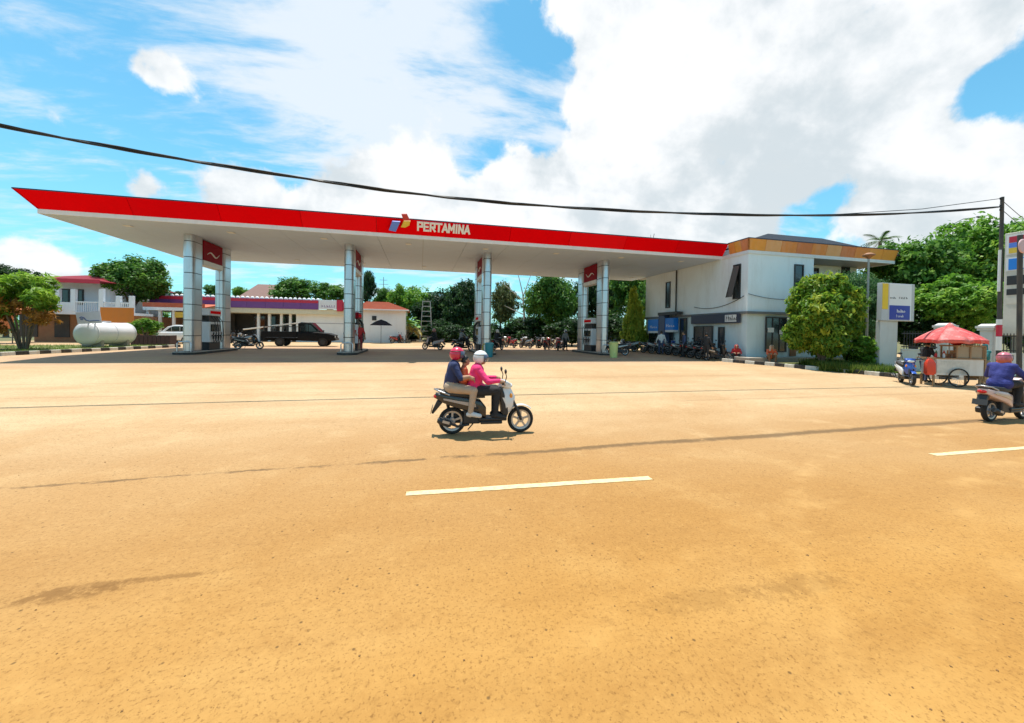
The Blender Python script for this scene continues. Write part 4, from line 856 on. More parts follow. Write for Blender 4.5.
# turquoise roof among the trees
tq = thing('turquoise_block', 'building with turquoise metal roof peeping between dark trees', 'building', (atY(443, 330, 64).x, 64, .5)); z1 = atY(443, 284, 64).z; b = MB(); b.bx(-2.2, 0, 0, 2.2, 5, z1-2); b.build('wall', m_cream, tq)
b = MB(); b.add([(-2.6, -.4, z1-1.9), (2.6, -.4, z1-1.9), (2.6, 5.4, z1-1.9), (-2.6, 5.4, z1-1.9), (-1.6, 2, z1-.3), (1.6, 2, z1-.3)], [(0, 1, 5, 4), (1, 2, 5), (2, 3, 4, 5), (3, 0, 4), (3, 2, 1, 0)]); b.build('roof', mat('turquoise_sheet', (.02, .42, .40), .4), tq)
# covered parking shed with red and white edged roof
YP = 43.0; ps = thing('parking_shed', 'open parking shed with red and white edged roof left of the first column', 'shed', (atY(170, 340, YP).x, YP, .5)); o_ = ps.location
xa, xc = atY(143, 305, YP).x, atY(205, 305, YP).x; z0, z1 = atY(170, 310.5, YP).z, atY(170, 303.5, YP).z
b = MB(o_); b.add([(xa, YP, z0+.3), (xc, YP, z0+.3), (xc, YP+6, z1+.5), (xa, YP+6, z1+.5), (xa, YP, z0+.38), (xc, YP, z0+.38), (xc, YP+6, z1+.58), (xa, YP+6, z1+.58)], [(0, 3, 2, 1), (4, 5, 6, 7), (0, 1, 5, 4), (1, 2, 6, 5), (2, 3, 7, 6), (3, 0, 4, 7)]); rf = b.build('roof', m_tile, ps)
b = MB(o_); b.bx(xa, YP-.06, z0, xc, YP-.002, z0+.3); b.build('white_edge', m_white, rf)
b = MB(o_); b.bx(xa, YP-.08, z0+.305, xc, YP-.01, z0+.72); b.build('red_edge', m_tile, rf)
for px in (146, 158, 172, 184, 196):
    b = MB(o_); x = atY(px, 320, YP).x; b.bx(x-.1, YP+.2, .5, x+.1, YP+.4, z0+.29); b.build('post', m_cream, ps)
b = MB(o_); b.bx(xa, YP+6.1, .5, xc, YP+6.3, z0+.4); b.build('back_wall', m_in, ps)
b = MB(o_); b.bx(atY(175, 315, YP).x, YP-.05, atY(175, 317.5, YP).z, atY(184, 315, YP).x, YP+.03, atY(175, 312, YP).z); b.build('yellow_banner', m_yel, ps)
# left house: red roof, white balcony
YH = 40.0; hs = thing('balcony_house', 'two storey house with red roof and white balcony at the left', 'house', (atY(60, 340, YH).x, YH, .5)); ho = hs.location
def hp(px, py, d=0): return atY(px, py, YH+d)
m_hw = mat('house_white', (.74, .78, .82), .75, 0, .08, 1, dirt=.3); m_rt = mat('house_red_roof', (.22, .010, .02), .7, 0, .15, 2, spec=.2); m_brick = mat('brown_brick', (.30, .15, .08), .85, 0, .3, 3, .3, 20, dirt=.3)
xa, xb, xc = hp(20, 300).x, hp(86, 300).x, hp(133, 300).x; zf = hp(60, 314).z; zr0 = hp(60, 279.5).z; zr1 = hp(60, 272).z
b = MB(ho); b.bx(xa, YH+1.2, .5, xc, YH+10, zf-.001); b.build('ground_floor', m_brick, hs)
b = MB(ho); b.bx(xa, YH+2.6, zf+.001, xb, YH+10, zr0); b.build('upper_floor', m_hw, hs)
b = MB(ho); b.bx(xa, YH, zf, xc, YH+2.599, zf+.22); b.build('balcony_slab', m_hw, hs)
b = MB(ho); b.bx(xa, YH+.01, zf+.221, hp(75, 305).x, YH+.13, zf+1.0); b.build('balcony_wall', m_hw, hs)
for px in (57, 73, 101, 118, 131):
    b = MB(ho); x = hp(px, 300).x; b.bx(x-.16, YH-.03, zf+.221, x+.16, YH+.25, hp(px, 289 if px < 110 else 296).z); b.build('pillar', m_hw, hs, bevel=.02)
for i in range(26):
    b = MB(ho); x = hp(75, 300).x+(hp(130, 300).x-hp(75, 300).x)*(i+.5)/26; b.tube([(x, YH+.08, zf+.22), (x, YH+.08, zf+1.0)], .03, 5); b.build('baluster', m_hw, hs)
b = MB(ho); b.bx(hp(75, 300).x, YH+.03, zf+1.0, hp(130, 300).x, YH+.13, zf+1.1); b.build('hand_rail', m_hw, hs)
b = MB(ho); x1 = hp(101, 278).x; b.add([(xa, YH-.2, zr0), (x1, YH-.2, zr0), (x1, YH+10.5, zr0), (xa, YH+10.5, zr0), (xa+1, YH+5, zr1+.35), (x1-3, YH+5, zr1+.35)], [(0, 1, 5, 4), (1, 2, 5), (2, 3, 4, 5), (3, 0, 4), (3, 2, 1, 0)]); rf = b.build('roof', m_rt, hs)
b = MB(ho); b.bx(xa, YH-.26, zr0-.25, x1+.06, YH-.201, zr0+.08); b.build('roof_edge', m_crim, rf)
for a, c in ((42, 52), (62, 70), (78, 84)):
    b = MB(ho); b.bx(hp(a, 290, 2.6).x, YH+2.54, zf+.9, hp(c, 290, 2.6).x, YH+2.599, zf+2.3); w_ = b.build('window', m_frame, hs); b = MB(ho); b.bx(hp(a, 290, 2.6).x+.1, YH+2.52, zf+1, hp(c, 290, 2.6).x-.1, YH+2.538, zf+2.2); b.build('pane', m_glass, w_)
for a, c in ((20, 38), (55, 70), (90, 104)):
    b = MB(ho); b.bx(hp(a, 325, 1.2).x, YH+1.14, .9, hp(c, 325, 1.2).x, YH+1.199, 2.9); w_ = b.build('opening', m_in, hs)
# orange board and orange awning at far left
ob = thing('orange_board', 'plain orange sign board standing behind the white tank', 'sign board', (atY(116, 340, 36).x, 36, .5)); o_ = ob.location
a, c = atY(100, 322, 36), atY(133, 308, 36); m_ora = mat('board_orange', (.66, .19, .012), .5, 0, .1, 2, dirt=.2)
b = MB(o_); b.bx(a.x, 36, a.z-.4, c.x, 36.12, c.z); b.build('board', m_ora, ob, bevel=.01); b = MB(o_); b.bx(a.x-.05, 35.97, c.z, c.x+.05, 36.14, c.z+.06); b.build('top_rail', m_white, ob)
for x in (a.x+.3, c.x-.3): b = MB(o_); b.bx(x-.06, 36.02, .5, x+.06, 36.1, a.z-.4); b.build('post', m_frame, ob)
oa = thing('orange_awning', 'faded orange awning at the extreme left edge under the balcony', 'awning', (atY(-2, 340, 36).x, 36, .5)); b = MB(); b.prism([(-2.4, 0, 2.0), (-2.4, 2.5, 3.1), (-2.4, 2.5, 3.15), (-2.4, 0, 2.06)], (3.3, 0, 0)); b.bx(-2.4, -.03, 1.1, .9, -.001, 2.06); b.build('cloth', mat('awning_cloth', (.55, .16, .05), .8, 0, .2, 3), oa)
for x in (-2.3, .8): b = MB(); b.tube([(x, .04, 0), (x, .04, 2.02)], .03, 6); b.build('post', m_frame, oa)
# ------------------------------------------------------------------ white fuel tank
A = atY(85, 333.5, 28.2); Bq = atY(126, 332.2, 31.0); ax = (Bq-A); ax.z = 0; Lt = ax.length; rt = .68; zc = A.z
tk = thing('fuel_tank', 'white cylindrical fuel tank on short legs on the left lawn', 'tank', (A.x, A.y, .62), math.atan2(ax.y, ax.x)); m_tank = mat('tank_white', (.74, .73, .75), .4, 0, .05, 2, dirt=.18, dirtcol=(.45, .38, .34)); zc -= .62
b = MB(); prof = [(.001, -.16), (rt*.5, -.13), (rt*.85, -.05), (rt, .08), (rt, Lt-.08), (rt*.85, Lt+.05), (rt*.5, Lt+.13), (.001, Lt+.16)]; b.rev(prof, (0, 0, zc), 'X', 32); b.build('shell', m_tank, tk, smooth=40)
for x in (.1, Lt*.5, Lt-.1): b = MB(); b.rev([(rt+.004, x-.03), (rt+.018, x-.03), (rt+.018, x+.03), (rt+.004, x+.03)], (0, 0, zc), 'X', 32, closed=True); b.build('hoop', m_tank, tk, smooth=40)
for x in (.5, Lt-.5): b = MB(); b.bx(x-.1, -rt*.8, 0, x+.1, rt*.8, zc-rt*.6); b.build('saddle', m_conc, tk, bevel=.02)
b = MB(); b.rev([(.001, .12), (.2, .12), (.2, 0), (.24, 0)], (Lt*.5, 0, zc+rt-.02), 'Z', 16); b.build('manhole', m_tank, tk, smooth=30)
P = [atY(75.3, 312.6, 27.6), atY(99.7, 310.8, 27.9), atY(101.7, 323, 27.9), atY(77.8, 324, 27.6)]; mi_ = Matrix.Translation(tk.location) @ Matrix.Rotation(tk.rotation_euler.z, 4, 'Z'); mi_ = mi_.inverted()
P = [mi_ @ p for p in P]; b = MB(); nrm = (P[1]-P[0]).cross(P[3]-P[0]).normalized(); b.prism(P, -nrm*.05 if (mi_ @ Vector((0, 0, 1.85))-P[0]).dot(nrm) > 0 else nrm*.05); sp_ = b.build('sign_plate', mat('plate_pale', (.70, .70, .78), .4), tk)
nn = nrm if (mi_ @ Vector((0, 0, 1.85))-P[0]).dot(nrm) > 0 else -nrm
def onp(u, v): return P[0]+(P[1]-P[0])*u+(P[3]-P[0])*v+nn*.012
b = MB(); b.tube([onp(u, v) for u, v in ((.12, .5), (.2, .42), (.3, .5), (.36, .72), (.5, .84), (.7, .84), (.9, .86))], .03, 6); b.tube([onp(u, v) for u, v in ((.15, .62), (.2, .55), (.26, .6), (.22, .68), (.15, .62))], .025, 6); b.build('drawn_mark', mat('mark_blue', (.16, .2, .42), .5), sp_)
b = MB()
for u in (.3, .7): b.tube([onp(u, .9)-nn*.06, Vector((.25+.6*u, 0, zc+rt*.95))], .03, 6)
b.build('sign_stay', m_alu, tk)
pl = gp(150, 346); pb = thing('planter_box', 'dark slatted wooden planter behind the white tank', 'planter', pl)
wd = 33/kk(pl)/2; b = MB(); b.bx(-wd+.03, .03, .02, wd-.03, .85, .72); b.build('soil_box', m_in, pb); m_slat = mat('dark_slat', (.045, .022, .02), .7, 0, .3, 6)
for i in range(9):
    b = MB(); x = -wd+2*wd*i/9; b.bx(x+.015, 0, 0, x+2*wd/9-.015, .028, .78); b.build('slat', m_slat, pb)
for s in (-1, 1): b = MB(); b.bx(s*wd, .03, 0, s*(wd-.028), .88, .78); b.build('end_slat', m_slat, pb)
# ------------------------------------------------------------------ towers
lt_ = thing('lattice_tower', 'thin metal lattice tower beside the fan palm', 'tower', (atY(426, 341, 50).x, 50, .5)); Ht = atY(424, 301, 50).z-.5; w0, w1 = .75, .45
m_gal = mat('galvanised', (.38, .37, .34), .5, .5, .2, 4, dirt=.4)
for sx in (-1, 1):
    for sy in (-1, 1): b = MB(); b.beam((sx*w0, sy*w0, 0), (sx*w1, sy*w1, Ht), .09, .09); b.build('leg', m_gal, lt_)
for k in range(9):
    t_ = k/8.; w = w0+(w1-w0)*t_; z = .15+(Ht-.2)*t_
    for p, q in (((-w, -w, z), (w, -w, z)), ((-w, w, z), (w, w, z)), ((-w, -w, z), (-w, w, z)), ((w, -w, z), (w, w, z))): b = MB(); b.beam(p, q, .06, .06); b.build('rung', m_gal, lt_)
rm = thing('radio_mast', 'very thin distant radio mast right of the second column', 'mast', (atY(383, 330, 80).x, 80, .5)); Hm = atY(383, 277, 80).z-.5; b = MB(); b.tube([(0, 0, 0), (0, 0, Hm)], [.14, .06], 6); b.build('pole', m_gal, rm)
for k, z in enumerate((Hm*.8, Hm*.88, Hm*.95)): b = MB(); b.beam((-1.1+.2*k, 0, z), (1.1-.2*k, 0, z), .07, .07); b.build('cross_arm', m_gal, rm)
# ------------------------------------------------------------------ pylon sign, boundary wall, poles on the right
g0 = gp(890, 371.5); YPn = g0.y; m_y2 = mat('sign_yellow', (.80, .55, .02), .35, 0, .06, 2); m_nb = mat('sign_blue', (.012, .03, .34), .35, 0, .08, 2); m_sw = mat('sign_face', (.78, .79, .80), .35, 0, .04, 2)
py_ = thing('pylon_sign', 'white pylon sign with yellow strip and blue panel beside the boundary wall', 'sign', g0); o_ = py_.location
def pyr(px, py, d=0): return atY(px, py, YPn+d)
b = MB(o_); a, c = pyr(881, 300), pyr(898.5, 300); b.bx(a.x, YPn, g0.z-.1, c.x, YPn+.2, pyr(890, 321).z); b.build('column', mat('pylon_grey', (.56, .57, .56), .6, 0, .08, 2, dirt=.3), py_, bevel=.02)
a, c = pyr(881.5, 321, -.1), pyr(915, 283, -.1); zt_, zb_ = pyr(898, 283.5, -.1).z, pyr(898, 321, -.1).z
b = MB(o_); b.bx(a.x, YPn-.1, zb_, c.x, YPn+.12, zt_); bx_ = b.build('sign_box', mat('pylon_case', (.50, .52, .54), .5), py_, bevel=.015)
b = MB(o_); a, c = pyr(882, 309, -.1), pyr(888.3, 283.5, -.1); b.bx(a.x, YPn-.115, a.z, c.x, YPn-.102, zt_-.03); b.build('yellow_strip', m_y2, bx_)
b = MB(o_); a, c = pyr(888.5, 320, -.1), pyr(911.5, 284, -.1); b.bx(a.x, YPn-.115, zb_+.05, c.x, YPn-.102, zt_-.03); b.build('white_face', m_sw, bx_)
b = MB(o_); a, c = pyr(888.7, 319.5, -.1), pyr(909.5, 306, -.1); b.bx(a.x, YPn-.125, a.z, c.x, YPn-.116, c.z); bl_ = b.build('blue_panel', m_nb, bx_)
b = MB(o_); a, c = pyr(889.5, 327, 0), pyr(897, 322, 0)
for (px, py, sz, tx, mm) in ((890.5, 298.5, .13, 0, m_frame), (899.5, 298.8, .19, 0, m_frame), (897, 312.5, .2, 0, m_letter), (896.5, 317.2, .16, 0, m_letter)):
    p_ = pyr(px, py, -.13); lt = scribble(int(px*10), 5, sz*2.4, sz*.8, mm); link('lettering', lt, bl_ if mm is m_letter else bx_, Vector((p_.x, YPn-.128 if mm is m_letter else YPn-.118, p_.z))-o_, (PI/2, 0, 0), (1.25, 1, 1))
# wall with pillars and dark grilles
PW = [gp(894, 371.5), gp(944, 374.5), gp(988, 377.5)]; PW.append(PW[2]+(PW[2]-PW[1])*1.05); PW.append(PW[3]+(PW[2]-PW[1])*1.2)
bw = thing('boundary_wall', 'low white wall with capped pillars and dark iron grilles on the right', 'wall', (PW[0].x, PW[0].y, gz(*PW[0].xy))); wo = bw.location
m_bw = mat('wall_render', (.62, .62, .60), .8, 0, .08, 2, .1, 40, dirt=.35)
for i, p in enumerate(PW):
    z0 = gz(*p.xy)-.1
    if i: b = MB(wo); b.bx(p.x-.21, p.y-.21, z0, p.x+.21, p.y+.21, z0+2.2); pr_ = b.build('pillar', m_bw, bw, bevel=.02); b = MB(wo); b.bx(p.x-.27, p.y-.27, z0+2.2, p.x+.27, p.y+.27, z0+2.3); b.bx(p.x-.31, p.y-.31, z0+2.301, p.x+.31, p.y+.31, z0+2.4); b.prism([(p.x-.26, p.y-.26, z0+2.401), (p.x+.26, p.y-.26, z0+2.401), (p.x, p.y-.26, z0+2.5)], (0, .52, 0)); b.build('cap', m_bw, pr_)
    if i < len(PW)-1:
        q = PW[i+1]; d = (q-p); d.z = 0; u = d.normalized(); L_ = d.length; zz = min(gz(*p.xy), gz(*q.xy))-.1
        s0 = p+u*.24; s1 = q-u*.24; b = MB(wo); b.beam((s0.x, s0.y, zz+.55), (s1.x, s1.y, zz+.55), .16, 1.3); b.build('panel', m_bw, bw)
        b = MB(wo); b.beam((s0.x, s0.y, zz+1.23), (s1.x, s1.y, zz+1.23), .22, .06); b.build('coping', m_bw, bw)
        for zr_ in (1.36, 2.0): b = MB(wo); b.beam((s0.x, s0.y, zz+zr_), (s1.x, s1.y, zz+zr_), .04, .05); b.build('grille_rail', m_frame, bw)
        n = int(L_/.13)
        for k in range(1, n):
            s = s0.lerp(s1, k/n); b = MB(wo); b.beam((s.x, s.y, zz+1.26), (s.x, s.y, zz+2.12), .022, .022); b.build('grille_bar', m_frame, bw)
# lamp post by the bush
lp = thing('lamp_post', 'slim post with small brown lamp beside the round bush', 'lamp post', gp(866, 368)); hz_ = atY(866, 256, lp.location.y).z-lp.location.z
b = MB(); b.tube([(0, 0, -.1), (0, 0, hz_)], [.06, .045], 8); b.build('post', m_gal, lp, smooth=60); b = MB(); b.rev([(.03, hz_-.16), (.12, hz_-.05), (.26, hz_+.03), (.26, hz_+.08), (.1, hz_+.17), (.001, hz_+.19)], n=14); b.build('lamp_head', mat('lamp_brown', (.32, .14, .06), .5), lp, smooth=40)
# utility pole and cables
UP = gp(998, 379); up = thing('utility_pole', 'tall dark utility pole with red and white band at the right', 'pole', UP); zt_ = atY(1002.3, 197, UP.y).z; m_pole = mat('pole_dark', (.05, .048, .045), .7, 0, .3, 5, dirt=.3)
dx = atY(1002.3, 197, UP.y).x-UP.x
b = MB(UP); b.tube([UP-Vector((0, 0, .3)), Vector((UP.x+dx, UP.y, zt_))], [.085, .06], 12); b.build('shaft', m_pole, up, smooth=60)
def onpole(z): return UP+Vector((dx, 0, 0))*((z-UP.z)/(zt_-UP.z))+Vector((0, 0, z-UP.z))
for z0, z1, m in ((1.25, 1.85, m_white), (1.86, 2.35, m_crim), (2.36, 2.6, m_white)):
    b = MB(UP); b.tube([onpole(UP.z+z0), onpole(UP.z+z1)], .09, 12); b.build('painted_band', m, up, smooth=60)
for s in (.12, .42, .6): b = MB(UP); b.rev([(.02, 0), (.04, .02), (.03, .05), (.04, .08), (.02, .1)], onpole(zt_-s)+Vector((-.1, 0, 0)), n=8); b.build('insulator', m_black, up, smooth=40)
b = MB(UP); b.tube([onpole(UP.z+3.8)+Vector((-.13, -.02, 0)), onpole(UP.z+5.6)+Vector((-.11, -.02, 0))], .05, 8); b.build('cable_guard', m_white, up, smooth=60)
m_cab = mat('cable_black', (.012, .012, .013), .6)
WP = [(-200, 78), (-100, 104), (0, 125.5), (64, 138.3), (128, 149.8), (192, 161), (256, 171), (320, 180.8), (384, 190), (448, 197.5), (512, 203.5), (576, 208), (640, 211.5), (704, 214), (768, 215.3), (832, 215.4), (896, 213.8), (950, 211), (1000, 206.5)]
wp = [atY(px, py, UP.y) for px, py in WP]; wp[-1] = onpole(zt_-.42)
oc = thing('overhead_cable', 'thick black overhead cable bundle sagging across the whole sky', 'cable', wp[0])
for k, (r_, dz) in enumerate(((.030, 0), (.024, .03), (.022, -.03))):
    b = MB(wp[0]); n = 6; pts = []
    for i in range(len(wp)-1):
        for j in range(n): t_ = j/n; ph = (i*n+j)*.55+k*2.1; p = wp[i].lerp(wp[i+1], t_); pts.append(p+Vector((0, .018*math.cos(ph), dz*.6+.012*math.sin(ph))))
    pts.append(wp[-1]); b.tube(pts, r_, 6); b.build('strand', m_cab, oc, smooth=60)
b = MB(wp[0]); q0 = onpole(zt_-.12)+Vector((-.08, 0, .05)); e = wp[-4]+Vector((0, 0, .03)); b.tube([q0, q0.lerp(e, .5)-Vector((0, 0, .12)), e], .014, 5); b.build('strand', m_cab, oc)
for k, zz_ in enumerate((.15, .55)):
    w2 = thing('service_wire', f'thin wire leading from the pole top to the right edge, {"upper" if k == 0 else "lower"} one', 'cable', onpole(zt_-zz_)); b = MB(w2.location); p = onpole(zt_-zz_); b.tube([p+Vector((12*t_, 1.5*t_, -.9*4*t_*(1-t_)-.4*t_)) for t_ in [k_/8 for k_ in range(9)]], .012, 5); b.build('strand', m_cab, w2)
# curved street lamp above the trees
sl_ = thing('street_lamp', 'curved arm street lamp rising above the trees left of the pole', 'street lamp', (atY(944, 330, 21.5).x, 21.5, gz(0, 21.5))); o_ = sl_.location
b = MB(o_); b.tube([o_]+[atY(px, py, 21.5) for px, py in ((944, 240), (947, 231), (954, 223.5), (963, 219), (975, 217.5))], [.09, .06, .05, .04, .035, .03], 8); b.build('arm', m_gal, sl_, smooth=60)
b = MB(o_); p = atY(979, 217, 21.5); b.ell(p, (.32, .1, .07), 12, 6); b.build('lamp_head', m_frame, sl_, smooth=60)
# price totem seen side on at the right edge
XT = 25.6; ya, yb_ = atX(1004, 270, XT).y, atX(1004, 270, XT).y-1.7
tt = thing('price_totem', 'tall price sign with red blue and yellow panels at the right edge', 'sign', (XT+.2, (ya+yb_)/2, gz(XT, ya))); o_ = tt.location
def tz(py): return atX(1010, py, XT).z
m_case = mat('totem_case', (.62, .58, .50), .5, dirt=.2)
b = MB(o_); b.bx(XT, yb_, o_.z+1.9, XT+.4, ya, tz(233)); bx_ = b.build('case', m_case, tt, bevel=.02)
for y in (ya-.35, yb_+.35): b = MB(o_); b.bx(XT+.1, y-.1, o_.z-.1, XT+.3, y+.1, o_.z+1.9); b.build('leg', m_gal, tt)
def totem_panel(py0, py1, m, inset=.1, nm='panel', dx_=.012): b = MB(o_); b.bx(XT-dx_, yb_+inset, tz(py1), XT-.001-(dx_-.012), ya-inset, tz(py0)); return b.build(nm, m, bx_)
totem_panel(235.5, 254.5, m_white, .06); totem_panel(237, 243, m_crim, .14, 'red_band', .022); totem_panel(243.3, 248, m_lb, .14, 'blue_band', .022); totem_panel(248.3, 253.5, m_ly, .14, 'yellow_band', .022)
totem_panel(257.5, 271, m_white, .06); totem_panel(259, 270, m_blue, .14, 'blue_panel', .022)
b = MB(o_); b.rev([(.001, -.03), (.22, -.03), (.22, 0)], (XT, ya-.62, tz(264.5)), 'X', 20); b.build('white_disc', m_letter, bx_)
for q in ((276, 285), (289, 295), (298, 304)): totem_panel(q[0], q[1], m_frame if q[0] < 298 else m_case, .1, 'price_row')
# round sign on a dark post
g1 = gp(1019, 386); rs = thing('round_sign', 'round pale pink sign on a dark post at the right edge', 'sign', g1); z1 = atY(1020, 243, g1.y).z
b = MB(g1); b.tube([g1, Vector((atY(1020, 238, g1.y).x, g1.y, z1+.3))], .075, 10); b.build('post', m_pole, rs, smooth=60)
b = MB(g1); p = atY(1023.5, 246, g1.y-.1); b.rev([(.001, -.02), (.24, -.02), (.27, 0), (.27, .02), (.001, .02)], p, 'Y', 24); b.build('disc', mat('sign_pink', (.66, .42, .42), .5), rs, smooth=30)
# ------------------------------------------------------------------ scooters
m_tyre = mat('tyre', (.018, .017, .016), .85, 0, .3, 20); m_rim = mat('alloy_rim', (.42, .42, .43), .35, .7, .1, 10); m_eng = mat('engine_black', (.03, .03, .032), .5, .2, .3, 15); m_chr = mat('chrome', (.6, .6, .62), .15, 1)
m_seat = mat('seat_vinyl', (.025, .022, .02), .6, 0, .2, 20); m_tail = mat('tail_light', (.5, .01, .01), .2, 0, .1); m_hl = mat('headlight_lens', (.75, .76, .75), .1); m_plate = mat('number_plate', (.03, .03, .03), .5); m_amber = mat('indicator', (.7, .25, .02), .2)
def rrect(x, w, z0, z1, k=.35, n=3):
    """rounded cross-section (a ring in the y-z plane at x)"""
    r = min(w, (z1-z0)/2)*k; out = []
    for cy, cz, a in ((w-r, z1-r, 0), (-w+r, z1-r, PI/2), (-w+r, z0+r, PI), (w-r, z0+r, 1.5*PI)):
        for i in range(n+1): t = a+PI/2*i/n; out.append((x, cy+r*math.cos(t), cz+r*math.sin(t)))
    return out
SCO = {}
def scooter_proto(key, mbody, mtrim, mside=None):
    mside = mside or mbody
    t = thing('scooter', 'x', 'scooter')
    WB, RW = 1.256, .245
    for x in (0, WB):
        b = MB(); b.rev([(RW*.62, -.035), (RW*.74, -.04), (RW*.76, -.03), (RW*.76, .03), (RW*.74, .04), (RW*.62, .035)], (x, 0, RW), 'Y', 28, closed=True)
        b.rev([(.01, -.05), (.055, -.05), (.06, 0), (.055, .05), (.01, .05)], (x, 0, RW), 'Y', 14)
        for k in range(5):
            a = 2*PI*k/5+.3; b.beam((x+.04*math.cos(a), 0, RW+.04*math.sin(a)), (x+RW*.68*math.cos(a), 0, RW+RW*.68*math.sin(a)), .035, .03, up=(0, 1, 0))
        w = b.build('wheel', m_rim, t, smooth=40)
        b = MB(); b.rev([(RW*.76, -.036), (RW*.88, -.05), (RW*.96, -.036), (RW, 0), (RW*.96, .036), (RW*.88, .05), (RW*.76, .036)], (x, 0, RW), 'Y', 28, closed=True); b.build('tyre', m_tyre, w, smooth=60)
    for s in (-1, 1): b = MB(); b.tube([(WB, s*.075, RW), (WB-.06, s*.075, .42), (1.10, s*.05, .60)], [.022, .026, .026], 8); b.build('fork_leg', m_eng, t, smooth=60)
    b = MB(); b.rev([(RW+.03, -.06), (RW+.045, 0), (RW+.03, .06), (RW+.02, .055), (RW+.033, 0), (RW+.02, -.055)], (WB, 0, RW), 'Y', 14, closed=True, a0=-1.35, a1=.75); b.build('front_fender', mbody, t, smooth=50)
    # leg shield with pointed nose
    b = MB(); P = [(1.02, .12, .36, .46), (1.06, .155, .44, .60), (1.06, .17, .54, .72), (1.00, .165, .66, .84), (.93, .12, .80, .93)]
    rings = []
    for x, w, z0, z1 in P: rings.append([(x-.10, -w, z0), (x+.02, -w*.8, (z0+z1)/2-.01), (x+.09, 0, (z0+z1)/2+.03), (x+.02, w*.8, (z0+z1)/2-.01), (x-.10, w, z0), (x-.13, w*.9, z0+.03), (x-.13, -w*.9, z0+.03)])
    b.loft(rings); b.build('leg_shield', mbody, t, smooth=50)
    b = MB(); b.prism([(.90, -.16, .34), (.82, -.16, .80), (.88, -.16, .88), (1.0, -.16, .55), (1.0, -.16, .34)], (0, .32, 0)); b.build('inner_panel', m_black, t, bevel=.03)
    b = MB(); b.bx(.46, -.15, .25, .98, .15, .31); b.bx(.5, -.13, .19, .9, .13, .25); b.build('floorboard', m_black, t, bevel=.02)
    # engine, swing arm, exhaust
    b = MB(); b.prism([(-.10, .06, .18), (.44, .06, .17), (.52, .06, .30), (.40, .06, .44), (.05, .06, .36), (-.12, .06, .30)], (0, .13, 0)); b.bx(.2, -.12, .2, .5, .06, .46); b.build('engine', m_eng, t, bevel=.025)
    b = MB(); b.tube([(.30, -.10, .19), (.1, -.15, .17), (-.02, -.17, .22)], .022, 8); b.tube([(-.02, -.17, .21), (-.05, -.17, .22), (-.22, -.175, .29), (-.26, -.175, .30)], [.04, .06, .062, .04], 12); ex = b.build('exhaust', m_eng, t, smooth=50)
    b = MB(); b.beam((-.05, -.235, .25), (-.17, -.235, .285), .012, .045); b.build('heat_shield', m_rim, ex)
    b = MB(); b.tube([(-.02, .13, .27), (-.12, .13, .66)], [.032, .028], 8); b.build('shock_absorber', m_crim if key == 'red' else m_eng, t, smooth=60)
    # tail body and seat
    b = MB(); b.loft([rrect(.60, .12, .30, .50), rrect(.50, .155, .33, .62), rrect(.30, .17, .42, .68), rrect(.05, .165, .50, .71), rrect(-.16, .13, .58, .74), rrect(-.30, .07, .66, .75)]); b.build('side_body', mside, t, smooth=50)
    for s in (-1, 1): b = MB(); b.prism([(.42, s*.168, .50), (.1, s*.176, .585), (-.16, s*.15, .645), (-.16, s*.15, .675), (.1, s*.176, .63), (.40, s*.168, .58)], (0, s*.012, 0)); b.build('trim_stripe', mtrim, t)
    b = MB(); b.loft([rrect(.58, .10, .66, .71, .5), rrect(.48, .145, .665, .755, .5), rrect(.28, .16, .675, .755, .5), rrect(.18, .16, .69, .79, .5), rrect(-.10, .145, .71, .81, .5), rrect(-.22, .09, .735, .80, .5)]); b.build('seat', m_seat, t, smooth=60)
    b = MB(); b.tube([(-.05, .15, .73), (-.24, .13, .80), (-.32, .0, .82), (-.24, -.13, .80), (-.05, -.15, .73)], .016, 8); b.build('grab_rail', m_rim, t, smooth=60)
    b = MB(); b.ell((-.29, 0, .69), (.05, .085, .04), 10, 6); b.build('tail_light', m_tail, t, smooth=60)
    b = MB(); b.prism([(-.16, -.08, .60), (-.27, -.08, .62), (-.37, -.08, .40), (-.34, -.08, .38)], (0, .16, 0)); rfz = b.build('rear_fender', m_black, t, bevel=.015)
    b = MB(); b.prism([(-.375, -.12, .40), (-.345, -.12, .52), (-.355, -.12, .52), (-.385, -.12, .40)], (0, .24, 0)); b.build('number_plate', m_plate, rfz)
    # steering head, bars, mirrors
    b = MB(); b.loft([rrect(.83, .09, .86, .93), rrect(.90, .14, .86, .98), rrect(.98, .15, .84, .97), rrect(1.06, .08, .83, .91)]); hb = b.build('handlebar_cowl', mbody, t, smooth=50)
    b = MB(); b.ell((1.055, 0, .875), (.04, .10, .045), 12, 6); b.build('headlight', m_hl, hb, smooth=60)
    for s in (-1, 1):
        b = MB(); b.tube([(.93, s*.08, .93), (.90, s*.22, .945), (.87, s*.33, .94)], [.016, .018, .022], 8); g_ = b.build('handle_grip', m_black, t, smooth=60)
        b = MB(); b.tube([(.93, s*.19, .95), (.95, s*.22, 1.06), (.93, s*.25, 1.12)], .009, 6); mr = b.build('mirror_stem', m_black, t, smooth=60)
        b = MB(); b.ell((.925, s*.265, 1.155), (.022, .065, .045), 10, 7); b.build('mirror', m_black, mr, smooth=60)
        b = MB(); b.ell((1.05, s*.12, .70), (.035, .03, .045), 8, 6); b.build('indicator', m_amber, t, smooth=60)
        b = MB(); b.tube([(.99, s*.2, .93), (.985, s*.3, .925)], .007, 5); b.build('brake_lever', m_chr, t)
    b = MB(); b.tube([(.42, .1, .2), (.30, .22, .02)], .012, 6); b.build('side_stand', m_eng, t)
    SCO[key] = t; return t
